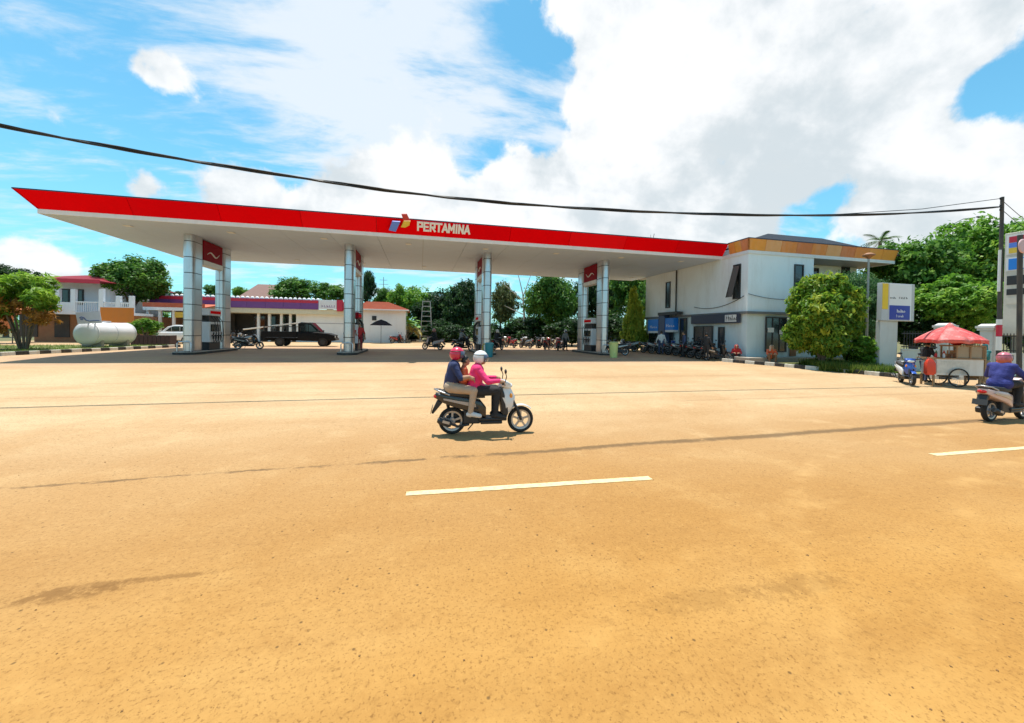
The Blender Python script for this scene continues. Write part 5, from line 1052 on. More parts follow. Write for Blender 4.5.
mb_white = mat('scooter_white', (.72, .71, .70), .25, 0, .03, 4, coat=.4); mb_sil = mat('scooter_silver', (.45, .44, .43), .3, .5, .05, 4, coat=.3); mb_blk = mat('scooter_black', (.02, .02, .022), .25, 0, .1, 4, coat=.5); mb_red = mat('scooter_red', (.42, .015, .02), .25, 0, .05, 4, coat=.5); mb_blu = mat('scooter_blue', (.03, .09, .38), .25, 0, .05, 4, coat=.5); mb_pnk = mat('scooter_pink', (.62, .46, .44), .3, 0, .05, 4, coat=.3)
mb_pearl = mat('scooter_pearl', (.40, .36, .34), .3, .2, .05, 4, coat=.3)
for k_, a in dict(white=(mb_white, mb_pearl, mb_blk), black=(mb_blk, mb_sil), red=(mb_red, mb_blk), blue=(mb_blu, mb_white, mb_white), silver=(mb_sil, mb_blk), pink=(mb_pnk, mb_sil)).items(): scooter_proto(k_, *a)
used = set()
def put_scooter(key, x, y, rz, label, group=None, tilt=0.):
    o = SCO[key] if key not in used else copy_tree(SCO[key]); used.add(key)
    o.location = (x, y, gz(x, y)); o.rotation_euler = (tilt, 0, rz); o['label'] = label
    if group: o['group'] = group
    return o
# ------------------------------------------------------------------ people
m_skin = mat('skin', (.40, .22, .13), .55, 0, .06, 12); m_hair = mat('hair_black', (.012, .010, .009), .5, 0, .3, 30); m_eye = mat('eye', (.03, .02, .015), .2); m_lip = mat('lips', (.30, .10, .08), .5)
def cloth(name, c, bump=.9): return mat('cloth_'+name, c, .85, 0, .22, 9, bump, 13)
C_pink = cloth('pink', (.80, .035, .17)); C_navy = cloth('navy', (.022, .032, .10)); C_beige = cloth('beige', (.46, .33, .23)); C_blk = cloth('black', (.022, .022, .025)); C_red = cloth('red', (.50, .03, .03)); C_org = cloth('orange', (.62, .12, .05)); C_teal = cloth('teal', (.02, .16, .17)); C_wht = cloth('white', (.66, .65, .62)); C_jean = cloth('denim', (.05, .07, .14)); C_blue = cloth('jacket_blue', (.028, .035, .19)); C_brown = cloth('brown', (.20, .11, .06)); C_shoe = cloth('shoe_white', (.62, .60, .58)); C_shoeb = cloth('shoe_dark', (.03, .028, .028)); C_grey = cloth('grey', (.24, .24, .24)); C_green = cloth('green', (.06, .16, .08))
def fingers(b, w, tip, nrm, curl, mi, s=1.):
    """palm at w pointing to tip; four unequal fingers and a thumb, bent by curl"""
    w, tip, nrm = Vector(w), Vector(tip), Vector(nrm).normalized(); d = (tip-w).normalized(); sd = d.cross(nrm).normalized()
    base = w+d*.075*s
    for k, (o_, l) in enumerate(((-.030, .066), (-.010, .076), (.010, .072), (.029, .056))):
        p = base+sd*o_*s; p1 = p+(d*math.cos(curl*.5)-nrm*math.sin(curl*.5))*l*.45*s; p2 = p1+(d*math.cos(curl*1.3)-nrm*math.sin(curl*1.3))*l*.35*s; p3 = p2+(d*math.cos(curl*2)-nrm*math.sin(curl*2))*l*.3*s
        b.tube([p-d*.03*s, p, p1, p2, p3], [.010*s, .0095*s, .009*s, .008*s, .006*s], 6, mi)
    p = w+d*.025*s-sd*.03*s; q = p+(d*.6-sd*.55-nrm*.3).normalized()*.035*s; e = q+(d*.8-sd*.1-nrm*.55).normalized()*.03*s; b.tube([p, q, e], [.012*s, .0105*s, .008*s], 6, mi)
def person(name, label, loc, rz, J, cl, vox=.016, head='hair', hm=None, group=None, s=1., face=0., grip=.9, thick=1., cat='person', long=False, bare_arm=False, bare_leg=False, parent_scale=1.):
    t = thing(name, label, cat, loc, rz, group); mats = [cl['top'], cl['legs'], m_skin, cl.get('shoe', C_shoeb), m_eye, m_lip]
    V = {k: Vector(v) for k, v in J.items()}; seg = []
    def sg(a, b_, ra, rb, mi): seg.append((Vector(a), Vector(b_), ra*s*thick, rb*s*thick, mi))
    pel, ch, nk, hd = V['pelvis'], V['chest'], V['neck'], V['head']; lat = (V['shL']-V['shR']).normalized()
    sg(pel+lat*.07*s, pel-lat*.07*s, .115, .115, 0 if long else 1)
    if long: sg(pel-Vector((0, 0, .02)), pel.lerp(V['knL'].lerp(V['knR'], .5), .28), .125, .12, 0)
    sg(pel, pel.lerp(ch, .5), .125, .125, 0); sg(pel.lerp(ch, .45)+lat*.05*s, ch+lat*.07*s, .115, .105, 0); sg(pel.lerp(ch, .45)-lat*.05*s, ch-lat*.07*s, .115, .105, 0)
    sg(V['shL'], V['shR'], .068, .068, 0); sg(ch.lerp(nk, .3), nk, .085, .06, 0); sg(nk, hd-Vector((0, 0, .05*s)), .052, .052, 2)
    for S in 'LR':
        sg(V['sh'+S], V['el'+S], .060, .048, 0); sg(V['el'+S], V['wr'+S], .046, .034, 2 if bare_arm else 0)
        d = (V['ha'+S]-V['wr'+S]).normalized(); sg(V['wr'+S], V['wr'+S]+d*.075*s, .030, .036, 2)
        sg(V['hip'+S], V['kn'+S], .095, .066, 1); sg(V['kn'+S], V['an'+S], .062, .043, 2 if bare_leg else 1); sg(V['an'+S]-Vector((0, 0, .01)), V['toe'+S], .046, .036, 3)
        hq = V['an'+S]; sg(hq-Vector((0, 0, .03*s)), hq-(V['toe'+S]-hq).normalized()*.04*s-Vector((0, 0, .03*s)), .038, .036, 3)
    prims = []
    def P_(f): q_ = MB(); f(q_); prims.append(q_)
    for a, c, ra, rb, mi in seg: P_(lambda q_: q_.tube([a, c], [ra, rb], 12)); P_(lambda q_: q_.ell(a, ra, 12, 8)); P_(lambda q_: q_.ell(c, rb, 12, 8))
    fw = Matrix.Rotation(face, 3, 'Z'); f3 = fw @ Vector((1, 0, 0)); l3 = fw @ Vector((0, 1, 0))
    P_(lambda q_: q_.ell(hd, (.092*s, .076*s, .115*s), 14, 10, rot=fw)); P_(lambda q_: q_.ell(hd+f3*.05*s-Vector((0, 0, .065*s)), (.05*s, .055*s, .05*s), 10, 8, rot=fw))
    P_(lambda q_: q_.ell(hd+f3*.093*s-Vector((0, 0, .015*s)), (.022*s, .014*s, .024*s), 8, 6, rot=fw))
    for k in (-1, 1): P_(lambda q_: q_.ell(hd+l3*.078*s*k-Vector((0, 0, .005)), (.022*s, .010*s, .032*s), 8, 6, rot=fw))
    bmj = bmesh.new()                       # every primitive is closed and turned outwards by itself before the union
    for q_ in prims:
        bq = bmesh.new(); vs_ = [bq.verts.new(v) for v in q_.V]
        for f_ in q_.F: bq.faces.new([vs_[i] for i in f_])
        bmesh.ops.remove_doubles(bq, verts=bq.verts, dist=1e-5); bmesh.ops.recalc_face_normals(bq, faces=bq.faces)
        mq = bpy.data.meshes.new('q'); bq.to_mesh(mq); bq.free(); bmj.from_mesh(mq); bpy.data.meshes.remove(mq)
    me = bpy.data.meshes.new('tmp'); bmj.to_mesh(me); bmj.free(); o = link('tmp', me); rm_ = o.modifiers.new('r', 'REMESH'); rm_.mode = 'VOXEL'; rm_.voxel_size = vox; sm_ = o.modifiers.new('s', 'SMOOTH'); sm_.factor = .5; sm_.iterations = 4
    dg = bpy.context.evaluated_depsgraph_get(); me2 = bpy.data.meshes.new_from_object(o.evaluated_get(dg)); bpy.data.objects.remove(o); bpy.data.meshes.remove(me)
    nf = len(me2.polygons); C = np.empty(nf*3, dtype=np.float32); me2.polygons.foreach_get('center', C); C = C.reshape(-1, 3); best = np.full(nf, 9.); mi_ = np.zeros(nf, dtype=np.int32)
    hdl = hd-Vector((0, 0, .02*s))
    for a, c, ra, rb, mi in seg+[(hdl, hd, .10*s, .10*s, 2)]:
        a_, c_ = np.array(a), np.array(c); d = c_-a_; L2 = max(1e-9, (d*d).sum()); t_ = np.clip(((C-a_)@d)/L2, 0, 1); dist = np.linalg.norm(C-(a_+t_[:, None]*d), axis=1)-(ra+(rb-ra)*t_)
        k = dist < best; best[k] = dist[k]; mi_[k] = mi
    me2.materials.clear(); [me2.materials.append(m) for m in mats]
    me2.polygons.foreach_set('material_index', mi_); me2.polygons.foreach_set('use_smooth', [True]*nf)
    # hands with fingers, eyes and mouth join the same mesh
    b = MB()
    for S in 'LR': fingers(b, V['wr'+S], V['ha'+S], J.get('palm'+S, (0, 0, 1)), grip, 2, s)
    for k in (-1, 1): b.ell(hd+f3*.082*s+l3*.032*s*k+Vector((0, 0, .012*s)), (.010*s, .014*s, .008*s), 8, 6, 4, rot=fw)
    b.ell(hd+f3*.088*s-Vector((0, 0, .062*s)), (.012*s, .024*s, .008*s), 8, 6, 5, rot=fw)
    bm = bmesh.new(); bm.from_mesh(me2); ex = b.mesh('x', mats, smooth=60); bm.from_mesh(ex); bm.to_mesh(me2); bm.free(); me2.name = 'body'
    link('body', me2, t)
    if head == 'hair':
        b = MB(); ea = []
        for j in range(9):
            for i in range(16):
                th, ph = PI*j/8*.62, 2*PI*i/16; v = Vector((.102*math.sin(th)*math.cos(ph)-.008, .088*math.sin(th)*math.sin(ph), .124*math.cos(th)))*s
                if v.x > .03*s and v.z < .05*s: v = v*.86
                ea.append(hd+fw @ v)
        b.add(ea, [(j*16+i, (j+1)*16+i, (j+1)*16+(i+1) % 16, j*16+(i+1) % 16) for j in range(8) for i in range(16)]); b.build('hair', m_hair, t, smooth=70)
    elif head in ('helmet', 'scarf', 'helmetscarf', 'cap'):
        if 'scarf' in head:
            b = MB(); b.rev([(.03, .13), (.085, .10), (.112, .03), (.112, -.05), (.112, -.12), (.135, -.18), (.145, -.21)], hd-f3*.012, 'Z', 18, a0=.55+face, a1=2*PI-.55+face); o = b.build('headscarf', hm[1] if isinstance(hm, tuple) else hm, t, smooth=60); o.modifiers.new('s', 'SOLIDIFY').thickness = .008
        if 'helmet' in head:
            hmm = hm[0] if isinstance(hm, tuple) else hm; r = .132*s; b = MB(); nu, nv = 24, 14; c0 = hd+Vector((0, 0, .012*s)); vs = []; fs = []
            for j in range(nv+1):
                for i in range(nu): th, ph = PI*j/nv, 2*PI*i/nu; vs.append(c0+fw @ Vector((r*1.05*math.sin(th)*math.cos(ph), r*.95*math.sin(th)*math.sin(ph), r*math.cos(th))))
            for j in range(nv):
                for i in range(nu):
                    th, ph = PI*(j+.5)/nv, 2*PI*(i+.5)/nu; x, z = math.sin(th)*math.cos(ph), math.cos(th)
                    if z < -.72 or (x > .42 and z < .28) or (x > .1 and z < -.55): continue
                    fs.append((j*nu+i, (j+1)*nu+i, (j+1)*nu+(i+1) % nu, j*nu+(i+1) % nu))
            b.add(vs, fs); o = b.build('helmet', hmm, t, smooth=60); o.modifiers.new('s', 'SOLIDIFY').thickness = .016
            b = MB(); b.rev([(r*1.0, .045*s), (r*1.02, .05*s), (r*1.02, .058*s), (r, .06*s)], c0, 'Z', 24, closed=True); b.build('edge_band', m_black, o, smooth=50)
            b = MB(); n = 12; ring = []
            for z, kx in ((.055*s, 1.07), (-.01*s, 1.10), (-.07*s, 1.02)): ring.append([c0+fw @ Vector((r*kx*math.cos(a), r*kx*.93*math.sin(a), z)) for a in [-1.05+2.1*k/n for k in range(n+1)]])
            b.add([v for q in ring for v in q], [(j*(n+1)+i, j*(n+1)+i+1, (j+1)*(n+1)+i+1, (j+1)*(n+1)+i) for j in range(2) for i in range(n)]); v_ = b.build('visor', m_visor, o, smooth=60); v_.modifiers.new('s', 'SOLIDIFY').thickness = .004
    return t
m_visor = mat('visor_tint', (.06, .08, .13), .08, 0, .1, 3, spec=.8)
def riding(px, z_seat, lean=0., hand=(.92, .28, .95), knee=(.40, .15, -.04), foot=(.26, .13, -.43), dz=0., headf=.02):
    """seated pose in scooter coordinates; px = pelvis x, z_seat = top of the seat"""
    z = z_seat+.10; J = dict(pelvis=(px, 0, z), chest=(px+.04+lean, 0, z+.36+dz), neck=(px+.05+lean*1.15, 0, z+.45+dz), head=(px+.07+lean*1.25+headf, 0, z+.575+dz))
    for S, q in (('L', 1), ('R', -1)):
        J['hip'+S] = (px+.02, q*.09, z-.01); J['kn'+S] = (px+knee[0], q*knee[1], z+knee[2]); J['an'+S] = (px+foot[0], q*foot[1], z+foot[2]); J['toe'+S] = (px+foot[0]+.17, q*(foot[1]+.02), z+foot[2]-.045)
        J['sh'+S] = (px+.04+lean, q*.165, z+.39+dz); sh_ = Vector(J['sh'+S]); h_ = Vector((hand[0], q*hand[1], hand[2])); d = (h_-sh_); J['wr'+S] = tuple(h_-d.normalized()*.06); J['el'+S] = tuple(sh_.lerp(h_, .5)+Vector((-.04, q*.07, -.10))); J['ha'+S] = tuple(h_+Vector((.05, 0, -.01)))
    return J
# --- the couple riding past
r0, f0 = gp(452, 434), gp(519.5, 432); hd_ = math.atan2(f0.y-r0.y, f0.x-r0.x)
put_scooter('white', r0.x, r0.y, hd_, 'white scooter carrying a couple along the road in the foreground')
person('person', 'rider in bright pink jacket and white helmet steering the white scooter', r0, hd_, riding(.37, .70, .03, hand=(.86, .29, .965), knee=(.42, .14, .0), foot=(.40, .12, -.44)), dict(top=C_pink, legs=C_blk, shoe=C_shoeb), .011, 'helmet', mat('helmet_white', (.76, .75, .74), .25, coat=.4), face=-.15, long=True, thick=1.14)
person('person', 'passenger in navy shirt and red helmet sitting behind on the white scooter', r0, hd_, riding(-.03, .76, .01, hand=(.33, .20, 1.02), knee=(.40, .20, -.05), foot=(.34, .20, -.45)), dict(top=C_navy, legs=C_beige, shoe=C_shoe), .011, 'helmet', mat('helmet_red', (.60, .02, .07), .25, coat=.4), bare_arm=True, face=-.1, thick=1.1)
person('person', 'small child in orange top squeezed between the two riders', r0, hd_, {k: ((v[0]-.24)*.6+.17, v[1]*.62, (v[2]-.78)*.86+.77) for k, v in riding(.24, .76, 0, hand=(.44, .16, 1.02), knee=(.30, .22, -.02), foot=(.28, .24, -.36)).items()}, dict(top=C_org, legs=C_brown, shoe=C_shoeb), .011, 'hair', s=.76)
# --- the rider leaving at the right
r1, f1 = gp(989, 421.5), gp(1018, 419); h1 = math.atan2(f1.y-r1.y, f1.x-r1.x)
put_scooter('pink', r1.x, r1.y, h1, 'pale pink and black scooter at the right edge of the road')
person('person', 'rider in loose navy jacket and pink patterned helmet at the right edge', r1, h1, riding(.36, .755, .05, hand=(.86, .29, .965), knee=(.38, .15, 0), foot=(.36, .13, -.45)), dict(top=C_blue, legs=C_blk), .012, 'helmetscarf', (mat('helmet_pink', (.48, .13, .17), .3, 0, .8, 18, coat=.3), C_org), thick=1.22, long=True)
# --- scooter by the cart
g2 = gp(903, 382.5); put_scooter('blue', g2.x+.05, g2.y+.1, -2.35, 'blue and white scooter parked beside the food cart')
# ------------------------------------------------------------------ scooters parked at the station
P1 = [('silver', 503, 347.2, 1.2), ('red', 514, 348, 1.9), ('white', 522, 347.5, 1.0), ('silver', 530, 348.5, 2.0), ('black', 538, 348, 1.4), ('red', 545, 349.8, 1.0), ('white', 551, 348.5, 2.2), ('red', 558, 350.8, 1.25), ('pink', 563, 349.5, 1.8)]
where1 = ('silver scooter leftmost in the far row', 'red scooter second in the far row', 'white scooter third in the far row', 'silver scooter fourth in the far row', 'black scooter in the middle of the far row', 'red scooter with its front turned out of the far row', 'white scooter third from the right end of the far row', 'red scooter nearest of the far row', 'pale scooter at the right end of the far row')
for (k_, px, py, a), l in zip(P1, where1): g_ = gp(px, py); put_scooter(k_, g_.x, g_.y, a, l+' between the right columns', 'scooters parked behind the pumps', .06)
P2 = [('black', 633, 352), ('silver', 641, 351.5), ('black', 650, 351.3), ('silver', 658, 351.6), ('blue', 666, 352.2), ('black', 675, 352.6), ('silver', 683, 353.2), ('black', 691, 354), ('white', 698, 355), ('black', 706, 355.8), ('black', 714, 356.8)]
for i, (k_, px, py) in enumerate(P2):
    g_ = atX(px, py, 16.75); put_scooter(k_, g_.x-.55, g_.y, rnd.uniform(-.35, .25) if i > 1 else 2.4, f'{k_} scooter, {("first", "second", "third", "fourth", "fifth", "sixth", "seventh", "eighth", "ninth", "tenth", "last")[i]} from the far end along the office wall', 'scooters along the office wall', .06)
for k_, px, py, a, l in (('pink', 440, 350, 2.6, 'pale scooter queueing left of the third pair of columns'), ('black', 456, 351, .5, 'black scooter beside the dispenser of the third pair of columns'), ('black', 494, 350.5, .9, 'black scooter just right of the third front column'), ('black', 238, 349, .1, 'black scooter behind the leftmost rear column'), ('silver', 251, 344.5, 3.0, 'silver scooter in the row before the shop near the truck tail'), ('black', 243, 343.8, 2.9, 'black scooter in the row before the shop'), ('red', 392, 343.2, .6, 'red scooter parked before the small end house'), ('silver', 399, 343, .9, 'silver scooter parked under the yellow green palm'), ('black', 625, 355.5, 2.7, 'black scooter behind the lime bin')):
    g_ = gp(px, py); put_scooter(k_, g_.x, g_.y, a, l, 'scooters about the forecourt', .06)
# ------------------------------------------------------------------ people about the station
def standing(lean=0., armL=(.10, .30, .80), armR=(.10, -.30, .80), step=.06, bend=0.):
    J = dict(pelvis=(0, 0, .90), chest=(lean*.6, 0, 1.26-bend*.1), neck=(lean*.8, 0, 1.38-bend*.14), head=(lean*.95+.02, 0, 1.51-bend*.17))
    for S, q, a in (('L', 1, armL), ('R', -1, armR)):
        st = step*q; J['hip'+S] = (0, q*.09, .88); J['kn'+S] = (st*.6+.03, q*.10, .48); J['an'+S] = (st, q*.11, .085); J['toe'+S] = (st+.17, q*.13, .04)
        J['sh'+S] = (lean*.65, q*.17, 1.30-bend*.1); s_ = Vector(J['sh'+S]); h_ = Vector(a); J['wr'+S] = tuple(h_); J['el'+S] = tuple(s_.lerp(h_, .52)+Vector((-.05, q*.05, -.03))); J['ha'+S] = tuple(h_+(h_-Vector(J['el'+S])).normalized()*.1)
    return J
def sitting(h=.20, lean=.12):
    J = dict(pelvis=(0, 0, h+.10), chest=(.06+lean, 0, h+.46), neck=(.09+lean, 0, h+.55), head=(.12+lean, 0, h+.67))
    for S, q in (('L', 1), ('R', -1)):
        J['hip'+S] = (.03, q*.1, h+.1); J['kn'+S] = (.40, q*.16, h+.26); J['an'+S] = (.42, q*.14, .08); J['toe'+S] = (.59, q*.16, .04); J['sh'+S] = (.06+lean, q*.17, h+.50); J['el'+S] = (.20+lean, q*.24, h+.30); J['wr'+S] = (.38, q*.12, h+.31); J['ha'+S] = (.46, q*.06, h+.31)
    return J
g_ = gp(215, 350); person('person', 'attendant in red shirt and black trousers at the leftmost pump', (*atY(215, 335, 25.95).xy, .65), -1.2, standing(armL=(.3, .2, 1.0)), dict(top=C_red, legs=C_blk), .02, 'hair', bare_arm=True)
person('person', 'attendant in red uniform standing beside the second pair of columns', (*atY(359.5, 335, 24.55).xy, .65), -1.4, standing(armR=(.25, -.2, 1.0)), dict(top=C_red, legs=cloth('maroon', (.25, .02, .03))), .02, 'hair', bare_arm=True)
g_ = gp(738, 361.2); person('person', 'person in dark red top sitting low at the start of the painted kerb', (g_.x+.1, g_.y+.25, gz(*g_.xy)), -2.3, sitting(.17), dict(top=C_red, legs=C_blk), .018, 'scarf', C_red)
g_ = gp(775, 364.5); person('person', 'person in orange clothes sitting on the office step beside the round bush', (g_.x+.25, g_.y+.55, gz(*g_.xy)), -2.1, sitting(.26), dict(top=C_org, legs=C_brown), .018, 'scarf', cloth('headscarf', (.50, .36, .26)))
for k, (px, py, c1, c2, a, l) in enumerate(((661, 351.5, C_wht, C_jean, 1.2, 'person in white shirt waiting at the cash machines'), (684, 353, C_jean, C_blk, 2.6, 'person in dark blue standing before the side door of the office'), (706, 354.8, C_blk, C_blk, .4, 'person in black beside the white scooter at the office door'))):
    g_ = atX(px, py, 16.0); person('person', l, (g_.x, g_.y, gz(g_.x, g_.y)), a, standing(), dict(top=c1, legs=c2), .022, 'hair')
g_ = gp(567, 351); person('person', 'person in grey with white helmet standing left of the rightmost rear column', (g_.x, g_.y+.4, .5), -1.3, standing(), dict(top=C_grey, legs=C_blk), .022, 'helmet', MATS['helmet_white'])
for px, py, a, key_, c1, hm_, l in ((437, 350.6, 2.6, 'pink', C_blk, mat('helmet_rose', (.55, .25, .24), .3), 'rider in black and rose helmet waiting left of the third columns'), (456, 351.4, .5, 'black', C_grey, mat('helmet_black', (.03, .03, .03), .3), 'rider in grey waiting beside the third pump'), (494, 350.9, .9, 'black', C_blk, MATS['helmet_white'], 'rider in black with white helmet right of the third column')):
    src = [o for o in bpy.data.objects if o.get('category') == 'scooter' and o.get('group') == 'scooters about the forecourt' and abs(o.rotation_euler.z-a) < .01][0]
    person('person', l, src.location, a, riding(.38, .76, .04, hand=(.86, .29, .965), knee=(.38, .15, 0), foot=(.36, .13, -.45)), dict(top=c1, legs=C_blk), .022, 'helmet', hm_)
# ------------------------------------------------------------------ food cart with umbrella
gc = gp(951, 386); ct = thing('food_cart', 'white wheeled food cart with brown display case under the red umbrella', 'food cart', gc, -.38); m_cart = mat('cart_white', (.66, .65, .62), .45, 0, .06, 3, dirt=.35); m_wood = mat('cart_wood', (.30, .19, .10), .6, 0, .25, 5)
b = MB(); b.bx(-.75, -.32, .42, .75, .32, 1.02); b.build('box', m_cart, ct, bevel=.02); b = MB(); b.bx(-.9, -.36, 1.022, .8, .36, 1.06); b.build('counter', m_wood, ct, bevel=.01)
b = MB()
for x in (-.1, .33, .74):
    for y in (-.3, .3): b.bx(x-.02, y-.02, 1.06, x+.02, y+.02, 1.48)
b.bx(-.14, -.34, 1.48, .78, .34, 1.53); b.build('case_frame', m_wood, ct); b = MB(); b.bx(-.08, -.29, 1.07, .72, -.284, 1.47); b.build('case_pane', mat('case_glass', (.34, .27, .2), .1, spec=.8), ct)
b = MB(); b.bx(-.06, -.25, 1.07, .7, .25, 1.2); b.bx(-.0, -.2, 1.201, .3, .2, 1.33); b.build('goods', mat('goods', (.45, .26, .12), .7, 0, .6, 14), ct)
for k in range(7):
    b = MB(); x = -.68+.085*k; y = -.2+.1*(k % 3); h_ = .16+.05*((k*7) % 3); b.rev([(.001, 0), (.035, 0), (.038, h_*.7), (.018, h_*.85), (.02, h_), (.001, h_)], (x, y, 1.061), n=10); b.build('jar', (C_red, C_brown, C_green, C_wht, C_org)[k % 5], ct, smooth=40)
b = MB(); b.prism([(-.74, -.325, .50), (.30, -.325, .50), (.30, -.325, .95), (-.74, -.325, .95)], (0, -.006, 0)); b.build('faded_banner', mat('cart_banner', (.56, .55, .50), .6, 0, .3, 7, dirt=.6, dirtcol=(.3, .32, .3)), ct)
b = MB(); b.ell((.15, 0, 1.60), (.18, .14, .08), 10, 6); b.build('bundle', C_red, ct, smooth=60); b = MB(); b.ell((.55, 0, 1.60), (.2, .15, .07), 10, 6); b.build('bundle', C_wht, ct, smooth=60)
for s in (-1, 1):
    b = MB(); b.rev([(.30, -.016), (.33, -.02), (.345, 0), (.33, .02), (.30, .016)], (-.1, s*.40, .345), 'Y', 28, closed=True)
    w_ = b.build('wheel', m_tyre, ct, smooth=60); b = MB()
    for k in range(14): a = 2*PI*k/14; b.tube([(-.1, s*.40, .345), (-.1+.30*math.cos(a), s*.40, .345+.30*math.sin(a))], .004, 4)
    b.rev([(.01, -.04), (.03, -.04), (.03, .04), (.01, .04)], (-.1, s*.4, .345), 'Y', 10); b.build('spokes', m_rim, w_)
b = MB(); b.tube([(-.1, -.4, .345), (-.1, .4, .345)], .015, 6); b.bx(-.2, -.3, .34, 0, .3, .42); b.build('axle', m_frame, ct)
for x in (-.78, .68): [MB().bx(x-.025, y, 0, x+.025, y+.05, .42).build('leg', m_wood, ct) for y in (-.28, .23)]
b = MB(); b.bx(.76, -.34, .25, .80, -.30, 1.5); b.bx(.76, .30, .25, .80, .34, 1.5); b.bx(.7, -.3, .3, .78, .3, .9); b.build('end_board', m_wood, ct)
b = MB(); b.tube([(-.9, -.25, .95), (-1.2, -.25, .98), (-1.2, .25, .98), (-.9, .25, .95)], .02, 6); b.build('push_handle', m_frame, ct)
b = MB(); b.loft([[(x, y, z) for x, y in ((-.13*w-.98, -.07*w-.34), (.13*w-.98, -.07*w-.34), (.13*w-.98, .07*w-.34), (-.13*w-.98, .07*w-.34))] for z, w in ((.42, .7), (.5, 1.1), (.85, 1.05), (.98, .6), (1.02, .3))]); cb = thing('red_bag', 'red plastic bag hanging on the handle of the food cart', 'bag', gc, -.38); b.build('sack', mat('bag_red', (.62, .05, .02), .4, 0, .15, 6), cb, smooth=50)
b = MB(); b.tube([(-1.03, -.34, 1.0), (-1.03, -.30, 1.06), (-.97, -.28, 1.06), (-.93, -.34, 1.0)], .008, 5); b.build('handle_loop', MATS['bag_red'], cb)
um = thing('red_umbrella', 'large faded red parasol over the food cart', 'parasol', gc+Vector((.04, .1, 0)), .2); m_umb = mat('umbrella_red', (.60, .06, .06), .75, 0, .3, 5, dirt=.8, dirtcol=(.70, .45, .42)); m_umb2 = mat('umbrella_rose', (.62, .11, .10), .75, 0, .3, 5, dirt=.8, dirtcol=(.72, .5, .47))
zt_ = atY(958, 325.5, gc.y).z-gc.z; zr_ = zt_-.55; ru = .98
prof = [(.03, zt_), (.30, zt_-.11), (.58, zt_-.26), (.80, zt_-.41), (ru, zr_)]
for k in range(8):
    b = MB(); a0, a1 = 2*PI*k/8, 2*PI*(k+1)/8; rows = []
    for r_, z in prof:
        rows.append([(r_*(1-.06*math.sin(PI*j/4))*math.cos(a0+(a1-a0)*j/4), r_*(1-.06*math.sin(PI*j/4))*math.sin(a0+(a1-a0)*j/4), z+.04*math.sin(PI*j/4)*r_/ru*.6) for j in range(5)])
    rows.append([(x*1.0, y*1.0, z-.14+.03*(j % 2)) for j, (x, y, z) in enumerate(rows[-1])])
    b.add([v for q in rows for v in q], [(i*5+j, i*5+j+1, (i+1)*5+j+1, (i+1)*5+j) for i in range(len(rows)-1) for j in range(4)]); o = b.build('panel', m_umb if k % 2 else m_umb2, um, smooth=35); o.modifiers.new('s', 'SOLIDIFY').thickness = .005
    b = MB(); b.tube([(r_*math.cos(a0)*.99, r_*math.sin(a0)*.99, z-.015) for r_, z in prof], .008, 5); b.build('rib', m_rim, um)
b = MB(); b.tube([(0, 0, .0), (0, 0, zt_+.06)], .02, 8); b.build('pole', m_rim, um); b = MB(); b.rev([(.001, 0), (.2, 0), (.22, .08), (.05, .12), (.001, .12)], n=14); b.build('base', m_conc, um); b = MB(); b.rev([(.001, zt_+.10), (.06, zt_+.06), (.12, zt_-.02)], n=10); b.build('top_cap', m_umb2, um, smooth=50)
g_ = gp(924, 382); person('person', 'vendor in black shirt and dark trousers standing left of the food cart', g_, -.2, standing(.1, (.32, .15, .95), (.3, -.16, .95)), dict(top=C_blk, legs=C_jean), .016, 'hair', bare_arm=True)
g_ = gp(984, 386); person('person', 'customer in teal top standing at the right end of the food cart', g_, 2.8, standing(.05, (.3, .12, 1.0), (.28, -.14, 1.0)), dict(top=C_teal, legs=cloth('tan', (.36, .27, .17))), .016, 'scarf', C_teal)
